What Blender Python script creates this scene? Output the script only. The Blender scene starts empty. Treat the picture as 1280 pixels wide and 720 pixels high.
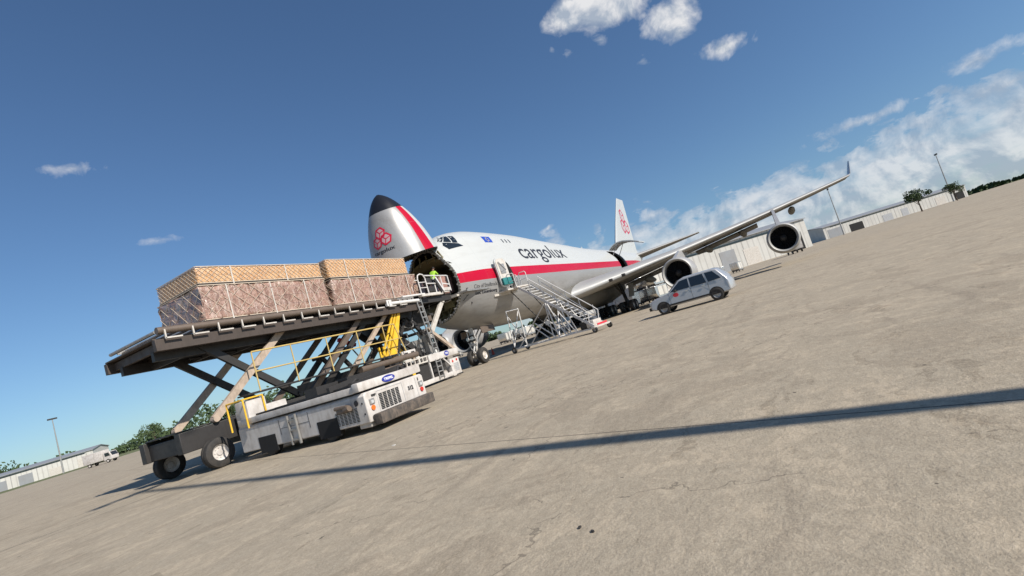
import bpy, bmesh, math, random
from mathutils import Vector, Matrix
random.seed(7)
R = math.radians
sc = bpy.context.scene
COL = sc.collection

# ------------------------------------------------------------------ camera
CAM = Vector((-23.25, -20.85, 1.62))
yaw, pitch, roll = R(62.14), R(4.95), R(16.96)
fw = Vector((math.sin(yaw)*math.cos(pitch), math.cos(yaw)*math.cos(pitch), math.sin(pitch)))
rt0 = Vector((math.cos(yaw), -math.sin(yaw), 0)); up0 = rt0.cross(fw)
rt = rt0*math.cos(roll)-up0*math.sin(roll); up = up0*math.cos(roll)+rt0*math.sin(roll)
cd = bpy.data.cameras.new('camera'); cam = bpy.data.objects.new('camera', cd); COL.objects.link(cam)
M = Matrix((rt, up, -fw)).transposed().to_4x4(); M.translation = CAM
cam.matrix_world = M
cd.sensor_width = 36; cd.lens = 611.4/1280*36; cd.clip_start = .1; cd.clip_end = 6000
sc.camera = cam

# ------------------------------------------------------------------ materials
def nodes(name):
    m = bpy.data.materials.new(name); m.use_nodes = True
    nt = m.node_tree; b = nt.nodes['Principled BSDF']
    return m, nt, b
def N(nt, t, **kw):
    n = nt.nodes.new(t)
    for k, v in kw.items():
        if k in n.inputs.keys(): n.inputs[k].default_value = v
        else: setattr(n, k, v)
    return n
def L(nt, a, b): nt.links.new(a, b)
def math_(nt, op, a, b=None, c=None):
    n = nt.nodes.new('ShaderNodeMath'); n.operation = op
    for i, v in enumerate((a, b, c)):
        if v is None: continue
        if isinstance(v, (int, float)): n.inputs[i].default_value = v
        else: L(nt, v, n.inputs[i])
    return n.outputs[0]
def mixc(nt, f, a, b, mode='MIX'):
    n = nt.nodes.new('ShaderNodeMix'); n.data_type = 'RGBA'; n.blend_type = mode
    for s, v in ((0, f), (6, a), (7, b)):
        if isinstance(v, (int, float)): n.inputs[s].default_value = v
        elif isinstance(v, (tuple, list)): n.inputs[s].default_value = (*v[:3], 1)
        else: L(nt, v, n.inputs[s])
    return n.outputs[2]
def ramp(nt, f, stops):
    n = nt.nodes.new('ShaderNodeValToRGB'); cr = n.color_ramp
    while len(cr.elements) < len(stops): cr.elements.new(.5)
    for e, (p, c) in zip(cr.elements, stops):
        e.position = p; e.color = (*c, 1) if isinstance(c, (tuple, list)) else (c, c, c, 1)
    L(nt, f, n.inputs[0]); return n.outputs[0]
def objco(nt): return nt.nodes.new('ShaderNodeTexCoord').outputs['Object']
def noise(nt, co, scale, detail=5, rough=.55, dist=0):
    n = N(nt, 'ShaderNodeTexNoise', Scale=scale, Detail=detail, Roughness=rough, Distortion=dist)
    L(nt, co, n.inputs['Vector']); return n.outputs['Fac']
def worn(name, col, rough=.5, metal=0, dirt=.35, dcol=(.06, .05, .04), scale=3, spec=.5, coat=0):
    """paint or metal with grime, streaks and uneven gloss"""
    m, nt, b = nodes(name); co = objco(nt)
    n1 = noise(nt, co, scale, 8, .65)
    mp = nt.nodes.new('ShaderNodeMapping'); mp.inputs['Scale'].default_value = (scale*2.5, scale*2.5, scale*.5)
    L(nt, co, mp.inputs[0]); n2 = noise(nt, mp.outputs[0], 1, 5, .6)
    f = math_(nt, 'MULTIPLY', ramp(nt, n1, [(.42, 0), (.75, 1)]), dirt)
    f2 = math_(nt, 'MULTIPLY', ramp(nt, n2, [(.5, 0), (.8, 1)]), dirt*.8)
    c = mixc(nt, f, col, dcol); c = mixc(nt, f2, c, dcol)
    L(nt, c, b.inputs['Base Color'])
    L(nt, math_(nt, 'MULTIPLY_ADD', n1, .35, rough-.15), b.inputs['Roughness'])
    b.inputs['Metallic'].default_value = metal
    b.inputs['Specular IOR Level'].default_value = spec
    if coat: b.inputs['Coat Weight'].default_value = coat; b.inputs['Coat Roughness'].default_value = .12
    return m
MT = {}
MT['white_gse'] = worn('white_vehicle_paint', (.57, .54, .505), .45, 0, .6, (.20, .16, .12), 1.8)
MT['grey_gse'] = worn('grey_vehicle_paint', (.42, .43, .44), .45, 0, .4, (.1, .09, .08), 2.2)
MT['steel'] = worn('galvanised_steel', (.42, .41, .39), .42, .6, .5, (.12, .10, .08), 4)
MT['lightsteel'] = worn('pale_painted_steel', (.62, .58, .52), .45, .15, .45, (.2, .15, .11), 3)
MT['dark'] = worn('dark_greasy_steel', (.045, .042, .04), .5, .3, .4, (.015, .013, .012), 4)
MT['underdeck'] = worn('dark_brown_deck_steel', (.075, .058, .048), .55, .2, .4, (.02, .017, .015), 3)
MT['brown'] = worn('brown_primed_steel', (.15, .115, .09), .5, .2, .4, (.05, .04, .03), 3)
MT['beige'] = worn('beige_painted_steel', (.44, .35, .27), .5, 0, .55, (.14, .10, .07), 3.5)
MT['yellow'] = worn('yellow_painted_steel', (.78, .47, .03), .42, 0, .35, (.2, .11, .03), 3)
MT['rubber'] = worn('black_rubber', (.022, .021, .02), .75, 0, .45, (.10, .085, .07), 5)
MT['bumper'] = worn('scuffed_rubber_bumper', (.055, .048, .042), .8, 0, .7, (.20, .155, .12), 6)
MT['white_tube'] = worn('white_painted_tube', (.62, .61, .59), .4, 0, .25, (.25, .2, .16), 4)
MT['chrome'] = worn('bare_aluminium', (.72, .72, .72), .25, .9, .15, (.3, .3, .3), 5)
MT['blackhole'] = worn('black_cavity', (.008, .008, .009), .8, 0, .2, (.02, .02, .02), 3)
MT['netrope'] = worn('pale_cargo_rope', (.56, .47, .37), .8, 0, .4, (.3, .22, .15), 8)
MT['paleyellow'] = worn('faded_yellow_rail', (.52, .38, .13), .5, 0, .4, (.25, .18, .09), 4)
MT['zinc'] = worn('olive_primer', (.20, .17, .08), .5, 0, .6, (.04, .035, .02), 2.0)
MT['liner'] = worn('grey_hold_liner', (.13, .12, .105), .6, 0, .5, (.02, .018, .016), 1.5)
MT['teal'] = worn('teal_fabric', (.01, .16, .16), .7, 0, .3, (.01, .05, .05), 4)
MT['red'] = worn('red_paint', (.62, .03, .05), .4, 0, .3, (.2, .02, .02), 4)
MT['orange'] = worn('orange_lens', (.75, .16, .02), .25, 0, .15, (.3, .06, .02), 6)
MT['redlens'] = worn('red_lens', (.5, .03, .02), .25, 0, .15, (.2, .02, .02), 6)
MT['lens'] = worn('clear_lens', (.6, .62, .62), .12, .3, .1, (.3, .3, .3), 9)
MT['blue'] = worn('blue_badge', (.03, .04, .27), .35, 0, .1, (.02, .02, .1), 5)
MT['badge_white'] = worn('badge_lettering', (.75, .75, .8), .4, 0, .05, (.5, .5, .5), 5)
MT['ink'] = worn('black_lettering', (.02, .02, .025), .45, 0, .05, (.03, .03, .03), 5)
MT['crimson'] = worn('crimson_paint', (.46, .004, .03), .35, 0, .08, (.5, .01, .05), 1, coat=.3)
MT['pinkface'] = worn('pale_pink_paint', (.42, .30, .32), .4, 0, .08, (.5, .3, .3), 1)
MT['flagblue'] = worn('flag_blue_paint', (.02, .06, .36), .35, 0, .05, (.02, .05, .3), 1)
MT['flagyellow'] = worn('flag_yellow_paint', (.7, .55, .05), .35, 0, .05, (.6, .4, .05), 1)
MT['hivis'] = worn('high_visibility_fabric', (.34, .60, .05), .8, 0, .1, (.2, .4, .03), 8)
MT['navy'] = worn('navy_fabric', (.02, .025, .05), .85, 0, .1, (.02, .02, .03), 8)
MT['skin'] = worn('skin', (.16, .085, .055), .55, 0, .1, (.12, .06, .04), 8)
MT['hair'] = worn('dark_hair', (.012, .01, .009), .7, 0, .1, (.01, .01, .01), 8)
MT['cone'] = worn('orange_cone', (.45, .06, .03), .6, 0, .2, (.1, .03, .02), 6)
MT['wood'] = worn('pallet_wood', (.34, .22, .12), .7, 0, .4, (.12, .08, .05), 6)

def glass():
    m, nt, b = nodes('tinted_glass'); b.inputs['Base Color'].default_value = (.012, .016, .02, 1)
    b.inputs['Roughness'].default_value = .05; b.inputs['Specular IOR Level'].default_value = .8
    return m
MT['glass'] = glass()

def skin_paint(door=False):
    """aircraft paint: white over crimson band over light grey, radome black, panel joints and soft stains"""
    m, nt, b = nodes('aircraft_paint_nose' if door else 'aircraft_paint')
    co = objco(nt); sp = nt.nodes.new('ShaderNodeSeparateXYZ'); L(nt, co, sp.inputs[0])
    x, y, z = sp.outputs
    if door:  # band follows the nose curve down a little
        z0 = math_(nt, 'MULTIPLY_ADD', x, -.05, 5.80); z1 = math_(nt, 'MULTIPLY_ADD', x, .085, 6.12)
    else:
        z0 = 5.85; z1 = math_(nt, 'MINIMUM', math_(nt, 'MULTIPLY_ADD', x, .03, 6.43), 6.66)
    above0 = math_(nt, 'GREATER_THAN', z, z0); above1 = math_(nt, 'GREATER_THAN', z, z1)
    c = mixc(nt, above0, (.34, .335, .325), (.41, .001, .021)); c = mixc(nt, above1, c, (.455, .468, .455))
    # panel seams
    fx = math_(nt, 'FRACT', math_(nt, 'DIVIDE', x, 2.54)); sx = math_(nt, 'LESS_THAN', fx, .006)
    an = math_(nt, 'ARCTAN2', y, math_(nt, 'SUBTRACT', z, 5.65)); fa = math_(nt, 'FRACT', math_(nt, 'MULTIPLY', an, 2.6)); sa = math_(nt, 'LESS_THAN', fa, .008)
    seam = math_(nt, 'MAXIMUM', sx, sa)
    c = mixc(nt, math_(nt, 'MULTIPLY', seam, .34), c, (.2, .2, .2))
    mp = nt.nodes.new('ShaderNodeMapping'); mp.inputs['Scale'].default_value = (.25, .25, 1.2); L(nt, co, mp.inputs[0])
    st = noise(nt, mp.outputs[0], 2.2, 8, .7)
    low = math_(nt, 'LESS_THAN', z, 5.0)
    dk = math_(nt, 'MULTIPLY', ramp(nt, st, [(.45, 0), (.85, 1)]), math_(nt, 'MULTIPLY_ADD', low, .45, .16))
    c = mixc(nt, dk, c, (.14, .12, .10))
    met = math_(nt, 'MULTIPLY', math_(nt, 'SUBTRACT', 1, above0), .35)
    if door:
        rd = math_(nt, 'LESS_THAN', x, 1.25)
        c = mixc(nt, rd, c, (.012, .013, .017)); met = math_(nt, 'MULTIPLY', met, math_(nt, 'SUBTRACT', 1, rd))
    L(nt, c, b.inputs['Base Color']); L(nt, met, b.inputs['Metallic'])
    L(nt, math_(nt, 'MULTIPLY_ADD', st, .25, .22), b.inputs['Roughness'])
    b.inputs['Specular IOR Level'].default_value = .3
    bp = N(nt, 'ShaderNodeBump', Strength=.04, Distance=.3); L(nt, noise(nt, co, .9, 2), bp.inputs['Height']); L(nt, bp.outputs[0], b.inputs['Normal'])
    return m
MT['skinpaint'] = skin_paint(); MT['nosepaint'] = skin_paint(True)
MT['wing'] = worn('grey_wing_skin', (.15, .145, .13), .62, 0, .35, (.09, .08, .065), .8, spec=.12)
MT['leading'] = worn('polished_leading_edge', (.36, .36, .35), .55, .3, .15, (.4, .38, .35), 1)
MT['acwhite'] = worn('white_aircraft_paint', (.46, .475, .465), .35, 0, .12, (.45, .43, .40), .6, coat=.3)
MT['nacelle'] = worn('light_grey_cowling', (.36, .36, .36), .35, .1, .3, (.2, .17, .14), 1)
MT['fan'] = worn('dark_titanium_blades', (.05, .05, .055), .4, .8, .2, (.02, .02, .02), 3)

def cargo_mat(name, c1, c2, c3, net=(.62, .55, .45), sc_=1.0, netf=.55, wrk=.3):
    m, nt, b = nodes(name); co = objco(nt); sp = nt.nodes.new('ShaderNodeSeparateXYZ'); L(nt, co, sp.inputs[0]); x, y, z = sp.outputs
    u = math_(nt, 'ADD', x, y)
    cb = nt.nodes.new('ShaderNodeCombineXYZ'); L(nt, u, cb.inputs[0]); L(nt, z, cb.inputs[1])
    br = N(nt, 'ShaderNodeTexBrick', Scale=1.0*sc_); br.inputs['Color1'].default_value = (*c1, 1); br.inputs['Color2'].default_value = (*c2, 1)
    br.inputs['Mortar'].default_value = (c1[0]*.3, c1[1]*.3, c1[2]*.3, 1); br.inputs['Mortar Size'].default_value = .008
    br.inputs['Brick Width'].default_value = .62; br.inputs['Row Height'].default_value = .42
    L(nt, cb.outputs[0], br.inputs['Vector']); c = br.outputs['Color']
    n1 = noise(nt, co, 1.6, 6, .65, 2.2)
    c = mixc(nt, ramp(nt, n1, [(.48, 0), (.66, .6)]), c, c3)
    wv = noise(nt, co, 2.4, 3, .6, 3.5)
    c = mixc(nt, math_(nt, 'MULTIPLY', ramp(nt, wv, [(.48, 0), (.50, 1), (.52, 0)]), wrk), c, (c1[0]*.25, c1[1]*.22, c1[2]*.22))
    wm = nt.nodes.new('ShaderNodeMapping'); wm.inputs['Rotation'].default_value = (0, R(38), 0); wm.inputs['Scale'].default_value = (6, 1, .9); L(nt, co, wm.inputs[0])
    w2 = noise(nt, wm.outputs[0], 1.3, 4, .6, 1.0)
    c = mixc(nt, math_(nt, 'MULTIPLY', ramp(nt, w2, [(.54, 0), (.60, 1)]), netf), c, net)
    c = mixc(nt, math_(nt, 'MULTIPLY', ramp(nt, w2, [(.36, 1), (.42, 0)]), wrk), c, (c1[0]*.3, c1[1]*.28, c1[2]*.28))
    L(nt, c, b.inputs['Base Color']); b.inputs['Roughness'].default_value = .34; b.inputs['Coat Weight'].default_value = .55; b.inputs['Coat Roughness'].default_value = .18
    bp = N(nt, 'ShaderNodeBump', Strength=.8, Distance=.05); L(nt, math_(nt, 'ADD', w2, noise(nt, co, 3, 3, .5, 2.5)), bp.inputs['Height']); L(nt, bp.outputs[0], b.inputs['Normal'])
    return m
MT['cargo_tan'] = cargo_mat('netted_tan_cartons', (.60, .34, .15), (.50, .27, .12), (.66, .44, .25), (.70, .50, .30), 1, .25, .12)
MT['cargo_pink'] = cargo_mat('film_wrapped_brown_cartons', (.34, .20, .145), (.26, .15, .11), (.46, .33, .27), (.58, .50, .44), 1, .34, .6)
MT['cargo_rose'] = cargo_mat('film_wrapped_rose_cartons', (.42, .24, .20), (.38, .22, .19), (.46, .30, .26), (.5, .4, .36), 1, .1)

# ------------------------------------------------------------------ mesh helpers
class MB:
    def __init__(s): s.v = []; s.f = []; s.sm = []
    def add(s, vs, fs, smooth=False):
        o = len(s.v); s.v += [tuple(v) for v in vs]
        for f in fs: s.f.append([i+o for i in f]); s.sm.append(smooth)
        return s
    def box(s, c, d, rot=None, bev=0):
        c = Vector(c); h = Vector(d)/2
        if bev:
            bm = bmesh.new(); bmesh.ops.create_cube(bm, size=1); bmesh.ops.scale(bm, vec=d, verts=bm.verts)
            bmesh.ops.bevel(bm, geom=bm.edges[:], offset=bev, segments=2, profile=.6, affect='EDGES')
            bm.verts.index_update()
            vs = [v.co.copy() for v in bm.verts]; fs = [[v.index for v in f.verts] for f in bm.faces]; bm.free()
        else:
            vs = [Vector((sx*h.x, sy*h.y, sz*h.z)) for sx in (-1, 1) for sy in (-1, 1) for sz in (-1, 1)]
            fs = [(0, 1, 3, 2), (4, 6, 7, 5), (0, 4, 5, 1), (2, 3, 7, 6), (0, 2, 6, 4), (1, 5, 7, 3)]
        if rot is not None: vs = [rot @ v for v in vs]
        return s.add([v+c for v in vs], fs)
    def bar(s, a, b, w, h=None, upv=(0, 0, 1)):
        a = Vector(a); b = Vector(b); h = h or w; d = (b-a); l = d.length; d.normalize()
        u = Vector(upv); sd = d.cross(u)
        if sd.length < 1e-4: sd = d.cross(Vector((1, 0, 0)))
        sd.normalize(); u = sd.cross(d)
        vs = [p+sd*(w/2*i)+u*(h/2*j) for p in (a, b) for i, j in ((-1, -1), (1, -1), (1, 1), (-1, 1))]
        return s.add(vs, [(0, 1, 2, 3), (7, 6, 5, 4), (0, 4, 5, 1), (1, 5, 6, 2), (2, 6, 7, 3), (3, 7, 4, 0)])
    def tube(s, a, b, r, n=8, r2=None, cap=True):
        a = Vector(a); b = Vector(b); d = (b-a).normalized(); r2 = r if r2 is None else r2
        u = d.orthogonal().normalized(); w = d.cross(u)
        vs = []
        for p, q in ((a, r), (b, r2)):
            for i in range(n):
                t = 2*math.pi*i/n; vs.append(p+(u*math.cos(t)+w*math.sin(t))*q)
        s.add(vs, [(i, (i+1) % n, n+(i+1) % n, n+i) for i in range(n)], True)
        if cap: s.add(vs[:n], [tuple(range(n))[::-1]]); s.add(vs[n:], [tuple(range(n))])
        return s
    def path(s, pts, r, n=6):
        for a, b in zip(pts, pts[1:]): s.tube(a, b, r, n)
        return s
    def lathe(s, prof, origin, axis, n=32, smooth=True, closed=False):
        """prof: list of (along, radius)"""
        o = Vector(origin); d = Vector(axis).normalized(); u = d.orthogonal().normalized(); w = d.cross(u)
        vs = []
        for (l, r) in prof:
            for i in range(n):
                t = 2*math.pi*i/n; vs.append(o+d*l+(u*math.cos(t)+w*math.sin(t))*r)
        fs = []
        for k in range(len(prof)-1):
            for i in range(n):
                j = (i+1) % n; fs.append((k*n+i, k*n+j, (k+1)*n+j, (k+1)*n+i))
        return s.add(vs, fs, smooth)
    def prism(s, poly, a, b, axis='y'):
        """poly of 2D points extruded from a to b along axis: y -> (x,z), x -> (y,z), z -> (x,y)"""
        def P(p, t):
            return {'y': (p[0], t, p[1]), 'x': (t, p[0], p[1]), 'z': (p[0], p[1], t)}[axis]
        n = len(poly); vs = [P(p, a) for p in poly]+[P(p, b) for p in poly]
        fs = [tuple(range(n)), tuple(range(2*n-1, n-1, -1))]+[(i, n+i, n+(i+1) % n, (i+1) % n) for i in range(n)]
        return s.add(vs, fs)
    def mesh(s, name, mats, sharp=35, fix=True):
        me = bpy.data.meshes.new(name); me.from_pydata(s.v, [], s.f)
        for p, q in zip(me.polygons, s.sm): p.use_smooth = q
        bm = bmesh.new(); bm.from_mesh(me)
        if fix:
            bmesh.ops.remove_doubles(bm, verts=bm.verts, dist=1e-5)
            bmesh.ops.recalc_face_normals(bm, faces=bm.faces)
        bm.to_mesh(me); bm.free()
        for m in (mats if isinstance(mats, (list, tuple)) else [mats]): me.materials.append(MT[m] if isinstance(m, str) else m)
        me.set_sharp_from_angle(angle=R(sharp))
        return me
    def build(s, name, mats, parent=None, sharp=35, world=False, bev=0):
        o = bpy.data.objects.new(name, s.mesh(name, mats, sharp)); COL.objects.link(o)
        if parent is not None:
            o.parent = parent
            if world: o.location = -parent.location
        if bev:
            md = o.modifiers.new('bevel', 'BEVEL'); md.width = bev; md.segments = 2; md.limit_method = 'ANGLE'
        return o
def tag(o, label=None, cat=None, group=None, kind=None):
    if label: o['label'] = label
    if cat: o['category'] = cat
    if group: o['group'] = group
    if kind: o['kind'] = kind
    return o
def empty(name, loc, label, cat, group=None, rz=0):
    o = bpy.data.objects.new(name, None); COL.objects.link(o); o.location = loc; o.rotation_euler = (0, 0, rz)
    o.empty_display_size = .3
    return tag(o, label, cat, group)
def copy_tree(o, parent=None):
    c = o.copy(); COL.objects.link(c); c.parent = parent
    for ch in list(o.children): copy_tree(ch, c)
    return c
def text2d(txt, size, bold=0, shear=0, sx=1):
    """flat lettering as (verts, faces) around its lower left corner"""
    cu = bpy.data.curves.new('txt', 'FONT'); cu.body = txt; cu.size = size; cu.offset = bold; cu.shear = shear; cu.resolution_u = 4
    o = bpy.data.objects.new('txt', cu); COL.objects.link(o); dg = bpy.context.evaluated_depsgraph_get(); dg.update()
    me = bpy.data.meshes.new_from_object(o.evaluated_get(dg)); bpy.data.objects.remove(o); bpy.data.curves.remove(cu)
    vs = [(v.co.x*sx, v.co.y) for v in me.vertices]; fs = [list(p.vertices) for p in me.polygons]; bpy.data.meshes.remove(me)
    return vs, fs
def decal(name, vs, fs, fn, mat, parent, step=.2, world=False):
    """paint lettering laid on a curved skin: sliced finely, each vertex mapped by fn(u, v)"""
    bm = bmesh.new(); bv = [bm.verts.new((u, v, 0)) for u, v in vs]
    for f in fs:
        try: bm.faces.new([bv[i] for i in f])
        except ValueError: pass
    us = [p[0] for p in vs]; ws = [p[1] for p in vs]
    for a, lo, hi in ((0, min(us), max(us)), (1, min(ws), max(ws))):
        t = lo+step*.5
        while t < hi:
            no = (1, 0, 0) if a == 0 else (0, 1, 0); co = (t, 0, 0) if a == 0 else (0, t, 0)
            bmesh.ops.bisect_plane(bm, geom=bm.verts[:]+bm.edges[:]+bm.faces[:], plane_co=co, plane_no=no, dist=1e-6)
            t += step
    for v in bm.verts: v.co = Vector(fn(v.co.x, v.co.y))
    me = bpy.data.meshes.new(name); bm.to_mesh(me); bm.free(); me.materials.append(MT[mat])
    o = bpy.data.objects.new(name, me); COL.objects.link(o); o.parent = parent
    if world: o.location = -parent.location
    return o
def rects(lst):
    """list of 2D bars (x0,y0,x1,y1,width) -> verts, faces"""
    vs = []; fs = []
    for (a, b, c, d, w) in lst:
        l = math.hypot(c-a, d-b); nx, ny = -(d-b)/l*w/2, (c-a)/l*w/2; ex, ey = (c-a)/l*w*.3, (d-b)/l*w*.3
        o = len(vs); vs += [(a+nx-ex, b+ny-ey), (a-nx-ex, b-ny-ey), (c-nx+ex, d-ny+ey), (c+nx+ex, d+ny+ey)]; fs.append([o, o+1, o+2, o+3])
    return vs, fs
def wheel(parent, loc, r, w, axis='y', rim=.55, rimmat='steel', name='wheel'):
    """tyre (wheel mesh) with a rim sub-part"""
    ax = {'y': Vector((0, 1, 0)), 'x': Vector((1, 0, 0))}[axis]; h = w/2; ri = r*rim; b = w*.22
    m = MB(); m.lathe([(-h*.72, ri), (-h*.95, ri*1.08), (-h, r*.82), (-h+b*.35, r*.95), (-h+b, r), (-.06*w, r), (-.05*w, r*.975), (.05*w, r*.975), (.06*w, r), (h-b, r), (h-b*.35, r*.95), (h, r*.82), (h*.95, ri*1.08), (h*.72, ri)], loc, ax, 28)
    t = m.build(name, 'rubber', parent)
    q = MB(); q.lathe([(-h*.8, ri*1.02), (-h*.7, ri*.92), (-h*.45, ri*.8), (-h*.4, ri*.45), (-h*.62, ri*.35), (-h*.66, .001)], loc, ax, 24)
    q.lathe([(h*.8, ri*1.02), (h*.7, ri*.92), (h*.45, ri*.8), (h*.4, ri*.45), (h*.62, ri*.35), (h*.66, .001)], loc, ax, 24)
    for sgn in (-1, 1):
        for k in range(8):
            t2 = 2*math.pi*k/8; u = ax.orthogonal().normalized(); v = ax.cross(u); p = Vector(loc)+ax*(sgn*h*.44)+(u*math.cos(t2)+v*math.sin(t2))*ri*.62
            q.tube(p, p+ax*(sgn*h*.1), ri*.09, 6)
    q.build('rim', rimmat, t)
    return t
# ------------------------------------------------------------------ aircraft
def interp(tab, x):
    """smooth monotone-ish interpolation of table rows (x, a, b, ...)"""
    if x <= tab[0][0]: return tab[0][1:]
    if x >= tab[-1][0]: return tab[-1][1:]
    for i in range(len(tab)-1):
        if tab[i][0] <= x <= tab[i+1][0]: break
    p0 = tab[max(i-1, 0)]; p1 = tab[i]; p2 = tab[i+1]; p3 = tab[min(i+2, len(tab)-1)]
    h = p2[0]-p1[0]; t = (x-p1[0])/h; out = []
    for k in range(1, len(p1)):
        d = (p2[k]-p1[k])/h
        m1 = d if p1 is p0 else (p2[k]-p0[k])/(p2[0]-p0[0]); m2 = d if p3 is p2 else (p3[k]-p1[k])/(p3[0]-p1[0])
        dl = (p1[k]-p0[k])/(p1[0]-p0[0]) if p1 is not p0 else d
        dr = (p3[k]-p2[k])/(p3[0]-p2[0]) if p3 is not p2 else d
        if p1 is not p0: m1 = 0 if dl*d <= 0 else max(-3*abs(d), min(3*abs(d), m1))
        if p3 is not p2: m2 = 0 if dr*d <= 0 else max(-3*abs(d), min(3*abs(d), m2))
        a = 2*t**3-3*t**2+1; b = t**3-2*t**2+t; c = -2*t**3+3*t**2; e = t**3-t**2
        out.append(a*p1[k]+b*h*m1+c*p2[k]+e*h*m2)
    return out
#      x     zb    ztl   w     ztu   wu
def nose_rows(tz, ws, zc, zt=9.02):
    X = [0, .15, .5, 1, 1.7, 2.6, 3.4, 4.6]; wv = [.1, .36, .74, 1.10, 1.50, 1.88, 2.12, 2.40]; f = [.03, .15, .31, .46, .63, .79, .89, 1.0]
    return [(x, tz-(tz-zc)*k, tz+(8.45-tz)*k, w*ws, tz+(zt-tz)*k**1.15, w*.62) for x, w, k in zip(X, wv, f)]
FT = nose_rows(5.9, 1, 3.6)+[(6, 3.12, 8.75, 2.70, 9.88, 1.85), (7, 2.92, 8.9, 2.86, 10.22, 2.0), (8.5, 2.68, 8.9, 3.02, 10.47, 2.15), (10, 2.54, 8.9, 3.13, 10.55, 2.2), (12, 2.44, 8.9, 3.22, 10.56, 2.25), (14, 2.4, 8.9, 3.25, 10.54, 2.25), (17, 2.4, 8.9, 3.25, 10.46, 2.25),
      (21, 2.35, 8.9, 3.25, 10.2, 2.3), (25, 2.3, 8.9, 3.25, 9.95, 2.35), (29, 2.3, 8.9, 3.25, 9.72, 2.4), (34, 2.3, 8.9, 3.25, 9.4, 2.5), (40, 2.3, 8.9, 3.25, 9.2, 2.6),
      (44, 2.4, 8.9, 3.24, 9.15, 2.6), (49, 3.0, 8.88, 3.1, 9.1, 2.5), (54, 4.1, 8.85, 2.75, 9.05, 2.2), (60, 5.5, 8.75, 2.0, 8.85, 1.4), (65, 6.7, 8.55, 1.15, 8.6, .8), (68.3, 7.4, 8.25, .5, 8.25, .3), (68.8, 7.65, 8.05, .15, 8.05, .1)]
NT = nose_rows(5.9, .95, 3.9)     # the nose door, a touch smaller than the frame it closes on
def hull(pts):
    pts = sorted(set(pts))
    def half(ps):
        h = []
        for p in ps:
            while len(h) > 1 and (h[-1][0]-h[-2][0])*(p[1]-h[-2][1])-(h[-1][1]-h[-2][1])*(p[0]-h[-2][0]) <= 0: h.pop()
            h.append(p)
        return h
    a = half(pts); b = half(pts[::-1]); return a[:-1]+b[:-1]
def section(x, n=72, tab=None):
    zb, zl, w, zu, wu = interp(tab or FT, x); hz = (zl-zb)/2; cz = (zl+zb)/2
    pts = []
    for i in range(120):
        t = 2*math.pi*i/120; pts.append((round(w*math.cos(t), 5), round(cz+hz*math.sin(t), 5)))
        pts.append((round(wu*math.cos(t), 5), round(zu-wu*.95+wu*.95*math.sin(t), 5)))
    h = hull(pts); out = []; c = (0, cz)
    for i in range(n):
        t = -math.pi/2+2*math.pi*i/n; d = (math.cos(t), math.sin(t)); best = 0
        for j in range(len(h)):
            p = h[j]; q = h[(j+1) % len(h)]; ex, ey = q[0]-p[0], q[1]-p[1]
            den = d[0]*ey-d[1]*ex
            if abs(den) < 1e-9: continue
            px, py = p[0]-c[0], p[1]-c[1]
            s = (px*ey-py*ex)/den; u = (px*d[1]-py*d[0])/den
            if s > 0 and -1e-6 <= u <= 1+1e-6: best = max(best, s)
        out.append((c[0]+d[0]*best, c[1]+d[1]*best))
    return out
_sc = {}
def side_y(x, z, off=.008, tab=None):
    """y of the left-hand skin (towards -Y) at station x, height z"""
    k = round(x*5)
    def at(k):
        kk = (k, tab is None)
        if kk not in _sc: _sc[kk] = section(k/5, 72, tab)
        s = _sc[kk]; best = 0
        for j in range(len(s)):
            p = s[j]; q = s[(j+1) % len(s)]
            if p[0] > .01 or q[0] > .01: continue
            if (p[1]-z)*(q[1]-z) <= 0 and p[1] != q[1]:
                best = min(best, p[0]+(q[0]-p[0])*(z-p[1])/(q[1]-p[1]))
        return best
    f = x*5; k0 = math.floor(f); t = f-k0
    return at(k0)*(1-t)+at(k0+1)*t-off
def loft(xs, scale=1, mb=None, caps=(1, 1), smooth=True, n=72):
    mb = mb or MB(); vs = []; 
    for x in xs:
        s = section(x, n); zc = (interp(FT, x)[0]+interp(FT, x)[1])/2
        vs += [(x, p[0]*scale, zc+(p[1]-zc)*scale) for p in s]
    fs = [(k*n+i, k*n+(i+1) % n, (k+1)*n+(i+1) % n, (k+1)*n+i) for k in range(len(xs)-1) for i in range(n)]
    mb.add(vs, fs, smooth)
    if caps[0]: mb.add(vs[:n], [tuple(range(n))])
    if caps[1]: mb.add(vs[-n:], [tuple(range(n))])
    return mb
def frange(a, b, s):
    k = max(1, round((b-a)/s)); return [a+(b-a)*i/k for i in range(k+1)]
XC = 4.6
AC = empty('cargo_aircraft', (33, 0, 0), 'large white freight aircraft with a crimson stripe and its nose door swung up', 'aircraft')
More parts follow.
